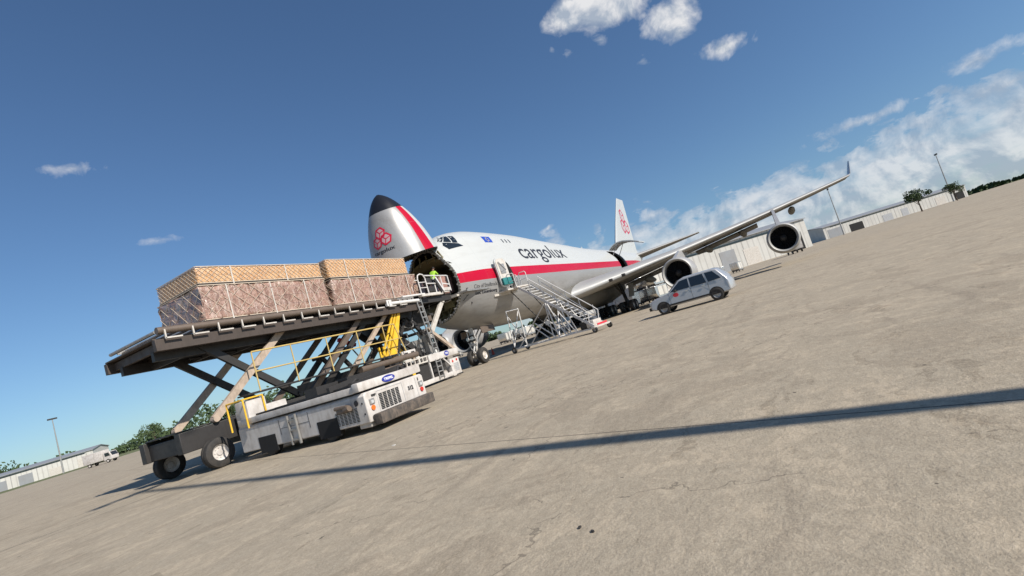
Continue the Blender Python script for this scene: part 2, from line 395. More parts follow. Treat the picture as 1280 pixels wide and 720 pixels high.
# fuselage: outer shell, inner liner and the rim between them, as one closed solid
n = 72
outer = frange(XC, 12, .4)+frange(12.8, 44, .8)[0:]+frange(45, 66, 1)+[67, 67.8, 68.3, 68.6, 68.8]
inner = frange(XC, 52, 1.6)
def shell(outer, inner, sc_in, name, mat, tip_cap, tab=None):
    vs = []; fs = []; mi = []
    for x in outer: vs += [(x, p[0], p[1]) for p in section(x, n, tab)]
    for k in range(len(outer)-1):
        for i in range(n): fs.append((k*n+i, k*n+(i+1) % n, (k+1)*n+(i+1) % n, (k+1)*n+i)); mi.append(0)
    o2 = len(vs)
    for x in inner:
        zc = (interp(tab or FT, x)[0]+interp(tab or FT, x)[1])/2
        vs += [(x, p[0]*sc_in, zc+(p[1]-zc)*sc_in) for p in section(x, n, tab)]
    for k in range(len(inner)-1):
        for i in range(n): fs.append((o2+k*n+i, o2+(k+1)*n+i, o2+(k+1)*n+(i+1) % n, o2+k*n+(i+1) % n)); mi.append(1)
    last = (len(outer)-1)*n; lin = o2+(len(inner)-1)*n
    if tip_cap == 'aft':
        fs.append(tuple(last+i for i in range(n))); mi.append(0); fs.append(tuple(lin+i for i in range(n))); mi.append(1)
        for i in range(n): fs.append((i, (i+1) % n, o2+(i+1) % n, o2+i)); mi.append(2)
    else:
        fs.append(tuple(i for i in range(n))); mi.append(0); fs.append(tuple(o2+i for i in range(n))); mi.append(1)
        for i in range(n): fs.append((last+i, last+(i+1) % n, lin+(i+1) % n, lin+i)); mi.append(2)
    me = bpy.data.meshes.new(name); me.from_pydata(vs, [], fs)
    for p, m in zip(me.polygons, mi): p.material_index = m; p.use_smooth = m < 2
    for m in mat: me.materials.append(MT[m])
    bm = bmesh.new(); bm.from_mesh(me); bmesh.ops.recalc_face_normals(bm, faces=bm.faces); bm.to_mesh(me); bm.free()
    return me
me = shell(outer, inner, .93, 'fuselage', ('skinpaint', 'liner', 'zinc'), 'aft')
fus = bpy.data.objects.new('fuselage', me); COL.objects.link(fus)
# cut the crew door and the side cargo door out of the left skin
def cutter(x0, x1, z0, z1, r, y0=-4.2, y1=-1.2):
    pts = []
    for cx, cz, a0 in ((x1-r, z1-r, 0), (x0+r, z1-r, 90), (x0+r, z0+r, 180), (x1-r, z0+r, 270)):
        for k in range(6): a = R(a0+90*k/5); pts.append((cx+r*math.cos(a), cz+r*math.sin(a)))
    m = MB(); m.prism(pts, y0, y1, 'y'); return m.build('cut', 'liner')
DX0, DX1, DZ0, DZ1 = 9.95, 11.15, 4.95, 7.25
for args in ((DX0, DX1, DZ0, DZ1, .36), (42.2, 45.5, 5.35, 8.45, .25)):
    c = cutter(*args); md = fus.modifiers.new('b', 'BOOLEAN'); md.operation = 'DIFFERENCE'; md.solver = 'EXACT'; md.object = c
    dg = bpy.context.evaluated_depsgraph_get(); dg.update()
    nm = bpy.data.meshes.new_from_object(fus.evaluated_get(dg)); fus.modifiers.clear(); fus.data = nm; bpy.data.objects.remove(c)
fus.data.set_sharp_from_angle(angle=R(35))
fus.parent = AC; fus.location = -AC.location
W = dict(parent=AC, world=True)
# main deck floor with roller tracks
m = MB(); m.box((28, 0, 5.22), (47, 5.7, .12))
for y in (-2.2, -1.3, -.45, .45, 1.3, 2.2): m.box((28, y, 5.31), (46.8, .12, .06))
m.build('main_deck_floor', 'steel', AC, world=True)
# bulkhead and beams below the main deck in the open end, flight-deck underside above it
m = MB()
s = section(XC+.2); zc = (interp(FT, XC+.2)[0]+interp(FT, XC+.2)[1])/2
poly = [(p[0]*.92, zc+(p[1]-zc)*.92) for p in s if zc+(p[1]-zc)*.92 < 5.1]
m.prism(poly, 5.1, 5.2, 'x')
for y in (-1.15, -.6, -.1, .4, .9, 1.3): m.box((4.95, y, 4.5), (.2, .07, 1.1))
for z in (4.95, 4.45, 4.0): m.box((4.9, 0, z), (.16, 2.2+(z-4.0)*1.4, .09))
m.bar((4.72, -1.7, 5.0), (4.72, -.6, 3.95), .09); m.bar((4.72, -.9, 5.0), (4.72, -1.3, 4.25), .08)
m.build('lower_bulkhead', 'zinc', AC, world=True)
m = MB(); m.box((4.5, -1.75, 5.12), (.5, .7, .14)); m.box((4.45, -.9, 5.02), (.3, .8, .2), bev=.02); m.build('sill_ledge', 'lightsteel', AC, world=True)
for y in (-1.0, .6): m = MB(); m.box((4.7, y, 4.68), (.3, .85, .42), bev=.04); m.build('actuator_box', 'zinc', AC, world=True)
m = MB(); vs = []; K = 16
for x, zz in ((4.65, 8.05), (5.4, 7.8), (6.6, 7.75), (9.5, 7.8)):
    for i in range(K+1):
        t = i/K*2-1; vs.append((x, t*2.05, zz-.55*abs(t)**2.2+(.25 if x < 4.8 else 0)*(1-abs(t))))
m.add(vs, [(k*(K+1)+i, k*(K+1)+i+1, (k+1)*(K+1)+i+1, (k+1)*(K+1)+i) for k in range(3) for i in range(K)], True)
for y in (-1.8, -1, -.2, .6, 1.4): m.bar((4.7, y*.9, 8.0-.1*abs(y)), (4.7, y*.7, 8.6), .1, .07)
m.box((4.68, -1.35, 8.0), (.16, .45, .14)); m.box((4.68, -.6, 8.2), (.16, .8, .1))
m.build('upper_bulkhead', 'zinc', AC, world=True)
# serrated seal and latch ring round the open end
m = MB(); s = section(XC); zc = (interp(FT, XC)[0]+interp(FT, XC)[1])/2
for i in range(72):
    p = Vector((XC-.03, s[i][0]*.965, zc+(s[i][1]-zc)*.965)); q = Vector((XC-.03, s[(i+1) % 72][0]*.965, zc+(s[(i+1) % 72][1]-zc)*.965))
    mid = (p+q)/2; d = (q-p); a = math.atan2(d.z, d.y)
    m.box(mid, (.13, d.length*.55, .14), Matrix.Rotation(a, 3, 'X'))
for i in range(72):
    a, b = s[i], s[(i+1) % 72]; m.bar((XC-.02, a[0]*.955, zc+(a[1]-zc)*.955), (XC-.02, b[0]*.955, zc+(b[1]-zc)*.955), .05, .05)
m.build('latch_ring', 'steel', AC, world=True)
m = MB(); 
for i in range(1, 72, 3):
    p = Vector((XC-.04, s[i][0]*.93, zc+(s[i][1]-zc)*.93)); m.tube(p, p+Vector((-.12, 0, 0)), .055, 8)
for i in range(72):
    a, b = s[i], s[(i+1) % 72]; m.bar((XC-.03, a[0]*.93, zc+(a[1]-zc)*.93), (XC-.03, b[0]*.93, zc+(b[1]-zc)*.93), .03, .03)
m.build('latch_pins', 'steel', AC, world=True)

# flight-deck windows (glass panes on the skin, white posts left between)
def onskin(u, v, off=.012): return (u, side_y(u, v, off), v)
def pane(poly, name='cockpit_window', mat='glass', parent=AC, mir=False):
    vs = poly; o = decal(name, vs, [list(range(len(vs)))], (lambda u, v: onskin(u, v)) if not mir else (lambda u, v: (u, -side_y(u, v, .012), v)), mat, parent, .15, True)
    return o
for mir in (False, True):
    pane([(5.60, 9.44), (6.18, 9.90), (6.32, 9.80), (5.70, 9.30)], mir=mir)
    pane([(6.38, 9.84), (6.55, 9.80), (6.21, 9.14), (5.76, 9.28)], mir=mir)
    pane([(6.63, 9.80), (7.00, 9.76), (6.72, 9.05), (6.28, 9.10)], mir=mir)
    pane([(5.66, 9.24), (6.20, 9.08), (6.74, 8.99), (7.05, 8.76), (5.60, 8.58), (5.45, 8.95)], 'anti_glare_panel', 'glass', mir=mir)
for k in range(3):
    pane([(13.0+k*.6, 9.42), (13.17+k*.6, 9.42), (13.17+k*.6, 9.06), (13.0+k*.6, 9.06)], 'upper_deck_window')
fl = pane([(10.10, 9.62), (11.36, 9.62), (11.26, 9.03), (10.10, 9.03)], 'flag_panel', 'flagblue')
st = [];  fsx = []
for k in range(12):
    a = 2*math.pi*k/12; cx, cy = 10.7+.19*math.cos(a), 9.32+.17*math.sin(a); o0 = len(st)
    st += [(cx+.035*math.cos(b*math.pi/3), cy+.035*math.sin(b*math.pi/3)) for b in range(6)]; fsx.append(list(range(o0, o0+6)))
decal('star_ring', st, fsx, lambda u, v: onskin(u, v, .02), 'flagyellow', fl, .5)
# lettering along the side
def word(txt, x0, z0, size, sx=1, shear=0, slope=0, bold=0, name='lettering', mat='ink', st=.25):
    vs, fs = text2d(txt, size, bold, shear, sx)
    return decal(name, vs, fs, lambda u, v: onskin(x0+u, z0+v+u*slope, .012), mat, AC, st, True)
vs, fs = text2d('cargolux', 2.2, .016, 0.0, 1.0); wd = max(p[0] for p in vs)
decal('lettering', [(p[0]*10.6/wd, p[1]) for p in vs], fs, lambda u, v: onskin(14.4+u, 7.42+v, .012), 'ink', AC, .3, True)
word('City of Ettelbruck', 5.8, 5.32, .40, .92, .1, st=.4)
word('Lux. Luxembourg', 5.9, 4.90, .30, 1.15, .1, bold=.012, st=.4)
for (a, b) in ((4.85, 5.16), (4.88, 4.70)):   # small dark placard marks behind the seal
    decal('placard_mark', *rects([(a, b, a+.28, b+.26, .05), (a+.22, b+.26, a+.38, b+.29, .05), (a-.08, b-.02, a+.06, b, .04)]), lambda u, v: onskin(u, v), 'ink', AC, .3, True)
m = MB(); m.tube((5.67, side_y(5.67, 4.44, -.02), 4.44), (5.67, side_y(5.67, 4.44, .02), 4.44), .07, 12); m.build('static_port', 'dark', AC, world=True)

# ---- nose door: built closed, then swung up about its hinge
OPEN = R(80); H = Vector((4.6, 0, 9.0)); H2 = Vector((5.5, 0, 8.95))
nose_x = [.0, .05, .1, .15, .25, .35, .5, .7, .9, 1.15, 1.4, 1.7, 2.0, 2.3, 2.6, 3.0, 3.4, 3.8, 4.2, XC]
me = shell(nose_x, [.8, 1.2, 1.7, 2.3, 3.0, 3.6, XC], .90, 'nose_door', ('nosepaint', 'dark', 'dark'), 'fwd', NT)
me.set_sharp_from_angle(angle=R(40))
ND = bpy.data.objects.new('nose_door', me); COL.objects.link(ND); ND.parent = AC
me.transform(Matrix.Translation((0, 0, 0)))
T = Matrix.Translation(H2) @ Matrix.Rotation(OPEN, 4, 'Y') @ Matrix.Translation(-H)
ND.matrix_local = Matrix.Translation(-AC.location) @ T
Ti = T.inverted()
m = MB()
for x in (1.6, 2.5, 3.4, 4.4):
    s = section(x, 48, NT); zc = (interp(NT, x)[0]+interp(NT, x)[1])/2
    pts = [Vector((x, p[0]*.86, zc+(p[1]-zc)*.86)) for p in s]
    for a, b in zip(pts, pts[1:]+pts[:1]): m.bar(a, b, .1, .14, (1, 0, 0))
for a in (-50, -25, 0, 25, 50, 90, 140, 180, 220, 270, 310):
    pp = []
    for x in (1.6, 2.5, 3.4, 4.4):
        s = section(x, 72, NT); zc = (interp(NT, x)[0]+interp(NT, x)[1])/2; p = s[int((a % 360)/5)]; pp.append(Vector((x, p[0]*.84, zc+(p[1]-zc)*.84)))
    m.path(pp, .05)
m.build('door_frames', 'zinc', ND)
m = MB(); s = section(XC, 72, NT); zc = (interp(NT, XC)[0]+interp(NT, XC)[1])/2
for i in range(0, 72):
    p = Vector((XC+.01, s[i][0]*.95, zc+(s[i][1]-zc)*.95)); m.box(p, (.12, .1, .1)); q = s[(i+1) % 72]; m.bar(p, (XC+.01, q[0]*.95, zc+(q[1]-zc)*.95), .06, .06)
m.build('door_seal', 'rubber', ND)
# emblem: three cubes drawn in crimson, upright when the door is open
def under_z(x, y, off):
    sct = section(x, 72, NT); best = 99
    for p, q in zip(sct, sct[1:]+sct[:1]):
        if (p[0]-y)*(q[0]-y) <= 0 and p[0] != q[0]: best = min(best, p[1]+(q[1]-p[1])*(y-p[0])/(q[0]-p[0]))
    return best-off
def nosemap(off):   # the emblem sits on the chin of the door, which faces forward when open
    def f(u, v): return (2.98-v, -.24-u, under_z(2.98-v, -.24-u, off))
    return f
def cube_lines(cx, cz, r, w, rot=0):
    P = [(cx+r*math.cos(R(30+60*k+rot)), cz+r*math.sin(R(30+60*k+rot))) for k in range(6)]
    b = [(*P[k], *P[(k+1) % 6], w) for k in range(6)]
    b += [(cx, cz, *P[k], w*.62) for k in (0, 2, 4)]
    return b, P
def emblem(fn1, fn2, parent, s, centers, world=False, step=.12, r=.5, face='pinkface'):
    bars = []; vs = []; fs = []
    for cx, cz, rot in centers:
        b, P = cube_lines(cx*s, cz*s, s*r, s*r*.25, rot); bars += b; o = len(vs); vs += P; fs.append(list(range(o, o+6)))
    e = decal('emblem', *rects(bars), fn2, 'crimson', parent, step, world)
    f = decal('emblem_face', vs, fs, fn1, face, e, step)
    return e
# ---- wings, tailplane, fin
def airfoil(k=14, t=.12):
    up_ = []; lo = []
    for i in range(k+1):
        x = .5*(1-math.cos(math.pi*i/k)); yt = 5*t*(.2969*math.sqrt(x)-.126*x-.3516*x*x+.2843*x**3-.1015*x**4)
        cam_ = .015*math.sin(math.pi*x)
        up_.append((x, cam_+yt)); lo.append((x, cam_-yt*.42))
    return up_[::-1]+lo[1:-1]
def surf_loft(secs, vertical=False):
    """secs: (span, x_le, chord, z, thickness)"""
    m = MB(); vs = []; k = None
    for (sp, xl, c, z, t) in secs:
        a = airfoil(14, t); k = len(a)
        for (u, v) in a:
            vs.append((xl+u*c, v*c, z) if vertical else (xl+u*c, sp, z+v*c))
    fs = [(j*k+i, j*k+(i+1) % k, (j+1)*k+(i+1) % k, (j+1)*k+i) for j in range(len(secs)-1) for i in range(k)]
    m.add(vs, fs, True); m.add(vs[:k], [tuple(range(k))]); m.add(vs[-k:], [tuple(range(k))])
    return m
def edge_strip(secs, w):
    m = MB(); vs = []
    for (sp, xl, c, z, t) in secs:
        a = airfoil(14, t); k = len(a); i0 = 14
        for i in range(i0-w, i0+w+1):
            u, v = a[i]; p = a[i-1]; q = a[(i+1) % k]; tx, tz = q[0]-p[0], q[1]-p[1]; l = math.hypot(tx, tz); vs.append((xl+u*c-abs(tz/l)*.02, sp, z+v*c+(.02 if v > .0005 else -.02)*abs(tx/l)))
    k = 2*w+1; m.add(vs, [(j*k+i, j*k+i+1, (j+1)*k+i+1, (j+1)*k+i) for j in range(len(secs)-1) for i in range(k-1)], True); return m, k
def le(y): return 21.3+.94*(y-3.3)
def wz(y): return 3.25+.128*(y-3.3)+.0012*(y-3.3)**2
def chord(y): return 39.6-le(y) if y < 12 else max(4.0, 10.1-(y-12)*.31) 
for sg in (-1, 1):
    secs = [(sg*y, le(y)-(1.5 if y < 3 else 0), chord(y)+(1.5 if y < 3 else 0), wz(y), t) for y, t in ((1.5, .12), (3.3, .13), (5, .125), (8, .115), (12, .105), (17, .1), (22, .095), (27, .09), (31.2, .085))]
    wing = surf_loft(secs).build('wing', 'wing', AC, world=True, sharp=60)
    # polished leading edge, a few millimetres proud
    m, k = edge_strip(secs[1:], 4)
    m.build('leading_edge', 'leading', wing, sharp=80)
    # winglet
    c0 = secs[-1]; m = MB(); vs = []
    for (dy, dz, dx, c) in ((0, 0, 0, 4.0), (.25, .25, .5, 3.4), (.75, 1.9, 2.3, 1.3)):
        for (u, v) in airfoil(8, .08):
            a = 0 if dz == 0 else 1.2
            vs.append((c0[1]+dx+u*c, sg*(31.2+dy)-sg*v*c*math.sin(a), c0[3]+dz+v*c*math.cos(a)))
    k = 16; m.add(vs, [(j*k+i, j*k+(i+1) % k, (j+1)*k+(i+1) % k, (j+1)*k+i) for j in range(2) for i in range(k)], True); m.add(vs[-k:], [tuple(range(k))])
    m.build('winglet', 'acwhite', wing)
    for y in (7.3, 14.6, 18.6, 24.3):   # flap track fairings
        x1 = le(y)+chord(y); z = wz(y)-.45-(0.0 if y > 12 else .3)
        m = MB(); m.lathe([(0, .02), (.5, .2), (1.4, .34), (2.8, .4), (4.2, .33), (5.4, .16), (6.0, .02)], (x1-4.2, sg*y, z), (1, 0, -.06), 14)
        m.build('flap_fairing', 'wing', wing)
    for y0, y1 in ((4.2, 10.4), (13.2, 20.3)):  # flaps partly lowered
        m = MB(); vs = []
        for y in (y0, y1):
            xt = le(y)+chord(y)
            for (u, v) in ((-1.5, -.18), (-.6, -.10), (.5, -.55), (.48, -.62), (-.6, -.36), (-1.5, -.34)): vs.append((xt+u, sg*y, wz(y)+v))
        m.add(vs, [(i, (i+1) % 6, 6+(i+1) % 6, 6+i) for i in range(6)]+[tuple(range(6)), tuple(range(6, 12))]); m.build('flap', 'wing', wing)
    # small vortex-like lamps on the leading edge
    if sg < 0:
        for y in (6.6, 7.7): m = MB(); m.box((le(y)-.02, sg*y, wz(y)+.02), (.3, .35, .3), bev=.05); m.build('landing_light', 'dark', wing)
    # engines
    for (ey, ex, ez) in ((12.85, 24.4, 2.4), (22.2, 32.5, 2.75)):
        o = (ex, sg*ey, ez)
        m = MB(); m.lathe([(.95, 1.17), (.5, 1.16), (.2, 1.2), (.06, 1.26), (.0, 1.33), (.06, 1.40), (.35, 1.48), (1.0, 1.54), (2.0, 1.55), (3.0, 1.45), (3.7, 1.3), (3.75, 1.24), (3.0, 1.2)], o, (1, 0, -.02), 48)
        en = m.build('engine', 'nacelle', AC, world=True)
        m = MB(); m.lathe([(.35, 1.165), (.1, 1.23), (-.008, 1.33), (.08, 1.42), (.3, 1.478)], (ex-.01, sg*ey, ez), (1, 0, -.02), 48); m.build('inlet_lip', 'leading', en)
        m = MB(); m.lathe([(.95, 1.175), (1.0, .01)], o, (1, 0, -.02), 48); m.build('fan_case', 'blackhole', en)
        m = MB()
        for k in range(24):
            a = 2*math.pi*k/24; ca, sa = math.cos(a), math.sin(a); cb, sb = math.cos(a+.2), math.sin(a+.2)
            m.add([(ex+.75, o[1]+.3*ca, ez+.3*sa), (ex+.92, o[1]+.3*cb, ez+.3*sb), (ex+.9, o[1]+1.14*cb, ez+1.14*sb), (ex+.7, o[1]+1.14*ca, ez+1.14*sa)], [(0, 1, 2, 3)])
        m.build('fan_blades', 'fan', en, sharp=80)
        m = MB(); m.lathe([(.35, .005), (.45, .12), (.65, .26), (.8, .33), (.95, .33)], o, (1, 0, -.02), 24); m.build('spinner', 'dark', en)
        m = MB(); m.lathe([(2.8, 1.0), (4.2, .9), (5.3, .6), (5.35, .52), (5.3, .45), (6.0, .02)], o, (1, 0, -.02), 32); m.build('exhaust_nozzle', 'steel', en)
        zt = wz(ey); xl = le(ey)
        m = MB(); vs = []
        for dy in (-.2, .2): vs += [(ex+.9, sg*ey+dy, ez+1.45), (ex+4.0, sg*ey+dy, ez+1.2), (xl+4.6, sg*ey+dy*.3, zt-.25), (xl+.3, sg*ey+dy*.6, zt+.1), (xl-1.2, sg*ey+dy*.6, zt+.05)]
        m.add(vs, [(0, 1, 2, 3, 4), (9, 8, 7, 6, 5)]+[(i, (i+1) % 5, 5+(i+1) % 5, 5+i) for i in range(5)]); m.build('pylon', 'nacelle', en)
    # tailplane
    ss = [(sg*y, 58.6+.83*(y-1), 9.2-(y-1)*.66, 7.75+.10*(y-1), .09) for y in (.6, 4, 8, 11.1)]
    surf_loft(ss).build('tailplane', 'wing', AC, world=True, sharp=60)
    m, k = edge_strip(ss, 3)
    m.build('tailplane_edge', 'leading', AC, world=True, sharp=80)
fs_ = [(0, 51.0, 16.5, 8.3, .05), (0, 54.9, 13.0, 10.2, .09), (0, 59.3, 9.2, 14.3, .09), (0, 65.0, 4.4, 19.2, .085), (0, 65.4, 4.0, 19.4, .05)]
FIN = surf_loft(fs_, True).build('fin', 'acwhite', AC, world=True, sharp=60)
def finmap(off):
    def f(u, v):
        z = 9+v
        for a, b in zip(fs_, fs_[1:]):
            if a[3] <= z <= b[3]: t = (z-a[3])/(b[3]-a[3]); xl = a[1]+(b[1]-a[1])*t; c = a[2]+(b[2]-a[2])*t; th = a[4]+(b[4]-a[4])*t; break
        x = 55+u; q = min(.97, max(.02, (x-xl)/c)); yt = 5*th*(.2969*math.sqrt(q)-.126*q-.3516*q*q+.2843*q**3-.1015*q**4)
        return (x, -(yt*.42-.015*math.sin(math.pi*q))*c-off, z)
    return f
emblem(finmap(.012), finmap(.02), FIN, 2.5, ((3.95, 2.75, -12), (3.5, 1.95, -12), (4.4, 1.93, -12)), step=.4, r=.5, face='acwhite')
# wing-root fairing
m = MB(); vs = []; k = 24; rows = ((20.5, .3, .3, 3.4), (22.5, 2.9, .9, 3.1), (25, 3.6, 1.5, 3.1), (30, 3.9, 1.75, 3.15), (36, 3.9, 1.7, 3.1), (40, 3.6, 1.4, 3.2), (43, 2.9, .9, 3.3), (46, .4, .3, 3.6))
for x, w, h, z in rows:
    for i in range(k): a = 2*math.pi*i/k; ca, sa = math.cos(a), math.sin(a); vs.append((x, w*math.copysign(abs(ca)**.75, ca), z+h*math.copysign(abs(sa)**.85, sa)*(1 if sa < 0 else .9)))
m.add(vs, [(j*k+i, j*k+(i+1) % k, (j+1)*k+(i+1) % k, (j+1)*k+i) for j in range(len(rows)-1) for i in range(k)], True)
m.build('wing_root_fairing', 'wing', AC, world=True, sharp=80)
# crew door standing open ahead of its opening
m = MB(); pts = []
for cx, cz, a0 in ((DX1-.36, DZ1-.36, 0), (DX0+.36, DZ1-.36, 90), (DX0+.36, DZ0+.36, 180), (DX1-.36, DZ0+.36, 270)):
    for q in range(6): a = R(a0+18*q); pts.append((cx-DX0+.36*math.cos(a), cz+.36*math.sin(a)))
inn = [(.55+(p[0]-.55)*.86, 6.1+(p[1]-6.1)*.92) for p in pts]
m.prism(pts, 0, .16, 'y')
CD = m.build('crew_door', 'acwhite', AC, bev=.02); CD.location = Vector((8.42, -3.62, .08))-AC.location; CD.rotation_euler = (R(-3), 0, R(-14))
m = MB(); m.prism(inn, -.05, -.002, 'y'); m.build('door_lining', 'lightsteel', CD, bev=.015)
m = MB(); m.box((.55, -.07, 6.35), (.55, .05, .75)); m.bar((.25, -.12, 6.9), (.85, -.12, 6.2), .05); m.bar((.3, -.12, 6.1), (.8, -.12, 6.3), .05); m.build('door_mechanism', 'steel', CD)
m = MB(); m.box((.55, -.12, 5.32), (.98, .2, .55), bev=.05); m.build('slide_pack', 'teal', CD)
for z in (5.6, 6.8): m = MB(); m.bar((1.05, .1, z), (1.5, .75, z), .08, .12); m.build('door_hinge_arm', 'steel', CD)
# side cargo door, hinged up
def leaf(t):
    P = ((0, 8.50), (.12, 8.88), (.28, 9.16), (.5, 9.13), (.75, 8.82), (1, 8.30))
    for a, b in zip(P, P[1:]):
        if a[0] <= t <= b[0]: return a[1]+(b[1]-a[1])*(t-a[0])/(b[0]-a[0])
m = MB(); vs = []; K = 12
for x in (42.2, 45.5):
    for dz in (0, -.12):
        for i in range(K+1): t = i/K; vs.append((x, -2.3-4.2*t, leaf(t)+dz))
q = K+1
fc = []
for i in range(K):
    fc += [(i, i+1, 2*q+i+1, 2*q+i), (q+i, q+i+1, 3*q+i+1, 3*q+i), (i, i+1, q+i+1, q+i), (2*q+i, 2*q+i+1, 3*q+i+1, 3*q+i)]
fc += [(0, q, 3*q, 2*q), (K, q+K, 3*q+K, 2*q+K)]
m.add(vs, fc); SD = m.build('side_cargo_door', 'acwhite', AC, world=True)
for x in (42.5, 43.4, 44.3, 45.2):
    m = MB(); pp = [(x, -2.3-4.2*t, leaf(t)-.17) for t in (0.02, .15, .3, .5, .7, .98)]
    for a, b in zip(pp, pp[1:]): m.bar(a, b, .07, .09)
    m.build('door_rib', 'steel', SD)
for a, b in (((42.3, -2.6, 7.6), (42.4, -3.6, 8.95)), ((45.4, -2.6, 7.6), (45.3, -3.6, 8.95))): m = MB(); m.bar(a, b, .07); m.build('door_strut', 'steel', SD)
# antennas
for x, h in ((38, .45), (12.5, .2)):
    zt = interp(FT, x)[3]; m = MB(); m.prism([(x, zt-.05), (x+.5, zt-.05), (x+.45, zt+h), (x+.25, zt+h)], -.03, .03, 'y'); m.build('antenna', 'acwhite', AC, world=True)
# ---- nose gear
NG = empty('nose_gear', (0, 0, 0), None, None); NG.parent = AC; NG.location = Vector((7.75, 0, 0))-AC.location
for y in (-.46, .46): wheel(NG, (0, y, .61), .61, .42, 'y', .5, 'lightsteel')
m = MB(); m.tube((0, 0, .7), (0, 0, 3.3), .12, 14); m.tube((0, -.46, .61), (0, .46, .61), .09, 10); m.tube((0, 0, 1.5), (0, 0, 3.0), .19, 14)
m.build('strut', 'lightsteel', NG)
m = MB(); m.bar((-.1, -.06, 1.5), (-.45, -.06, 1.1), .06, .09); m.bar((-.45, -.06, 1.1), (-.1, -.06, .75), .06, .09); m.tube((.1, -.2, 1.7), (1.7, -.2, 2.8), .06); m.tube((.1, .2, 1.7), (1.7, .2, 2.8), .06); m.tube((-.15, .35, 1.6), (-.15, -.35, 1.6), .06)
m.tube((-.16, -.25, 1.2), (-.1, -.5, 2.2), .03); m.tube((-.1, .2, .9), (-.35, .25, 1.8), .025)
m.build('torque_link', 'white_tube', NG)
m = MB(); m.box((-.3, 0, 2.05), (.18, .75, .5)); m.build('taxi_light_box', 'dark', NG)
for y in (-.2, .2): m = MB(); m.tube((-.42, y, 2.05), (-.38, y, 2.05), .14, 14); m.build('taxi_light', 'lens', NG)
for y in (-.95, .95): m = MB(); m.box((.9, y, 2.45), (1.9, .06, .5), Matrix.Rotation(R(-8*(1 if y < 0 else -1)), 3, 'X')); m.build('gear_door', 'brown', NG)
m = MB(); m.bar((-.5, -.55, 2.0), (-.5, .05, 2.0), .06); m.bar((-.5, -.55, 2.6), (-.5, .05, 2.6), .06); m.bar((-.5, -.55, 2.0), (-.5, -.55, 2.6), .06); m.bar((-.5, .05, 2.0), (-.5, .05, 2.6), .06); m.build('tow_frame', 'white_tube', NG)
# ---- main gear: two under the wings, two under the body
def main_gear(x, y, lean):
    g = empty('main_gear', (0, 0, 0), None, None); g.parent = AC; g.location = Vector((x, y, 0))-AC.location
    for dx in (-.72, .72):
        for dy in (-.56, .56): wheel(g, (dx, dy, .62), .62, .46, 'y', .45, 'lightsteel')
    m = MB(); m.bar((-.8, 0, .62), (.8, 0, .62), .26, .24); m.tube((0, 0, .62), (0, lean, 3.6), .2, 14); m.tube((0, 0, .7), (0, lean*.4, 1.8), .14, 14)
    for dx in (-.72, .72): m.tube((dx, -.56, .62), (dx, .56, .62), .1, 10)
    m.build('strut', 'dark', g)
    m = MB(); m.tube((0, 0, 1.5), (-1.7, lean, 3.3), .09, 8); m.tube((.1, 0, 1.4), (.2, lean*2.5 if lean else .9, 3.2), .08, 8); m.bar((.15, 0, 1.5), (.6, 0, 1.1), .08, .1); m.bar((.6, 0, 1.1), (.3, 0, .7), .08, .1); m.build('side_brace', 'dark', g)
    m = MB(); m.box((0.1, (-.75 if y < 0 else .75), 2.3), (2.1, .06, 1.5), Matrix.Rotation(R(12 if y < 0 else -12), 3, 'X')); m.build('gear_door', 'wing', g)
    return g
for y in (-5.5, 5.5): main_gear(31.8, y, .35*(1 if y < 0 else -1))
for y in (-1.95, 1.95): main_gear(34.9, y, 0)
emblem(nosemap(.012), nosemap(.02), ND, 1.0, ((.02, .37, -14), (-.33, -.17, -14), (.36, -.10, -14)), r=.36)
vs, fs = text2d("cargolux", .34, .006); wd = max(p[0] for p in vs)
decal("lettering", [(p[0]*1.65/wd, p[1]) for p in vs], fs, lambda u, v: nosemap(.012)(u-.85, v-.88), "ink", ND, .12)
# ------------------------------------------------------------------ big loader at the nose
LA = empty('cargo_loader', (-5, 0, 0), 'tall scissor loader raised to the open aircraft nose, stacked cargo on its deck', 'cargo loader')
def LB(m, name, mat, parent=None, **k): return m.build(name, mat, parent or LA, world=(parent is None), **k)
# chassis
m = MB(); m.box((-7.3, -1.3, 1.25), (13.2, .35, .75)); m.box((-7.3, 1.3, 1.25), (13.2, .35, .75))
for x in (-13.6, -11, -8.2, -5.6, -3, -.9): m.box((x, 0, 1.2), (.3, 2.9, .6))
m.box((-9.8, -.2, 1.1), (2.6, 1.9, 1.0)); m.box((-5.2, .2, 1.15), (2.2, 1.8, .9)); m.box((-7.3, 0, 1.66), (13, 2.3, .06))
LB(m, 'chassis', 'dark', bev=.02)
m = MB(); m.box((-7.2, -1.95, .95), (5.4, .5, .9), bev=.04); LB(m, 'battery_housing', 'white_gse')
m = MB(); m.box((-11.0, -1.95, 1.2), (1.9, .5, 1.1), bev=.04); LB(m, 'engine_housing', 'white_gse')
for x in (-12.9, -3.6):
    for y in (-1.75, 1.75): wheel(LA, Vector((x, y, .55))-LA.location, .55, .42, 'y', .52, 'white_gse')
m = MB(); m.tube((-5.6, -2.02, 2.03), (-1.25, -2.02, 2.03), .17, 14); m.tube((-5.5, -1.95, 1.7), (-2.6, -1.95, 1.7), .06, 8); LB(m, 'hydraulic_pipe', 'brown')
m = MB(); m.box((-7.4, -1.9, 2.3), (8.4, .75, .06)); LB(m, 'walkway', 'dark')
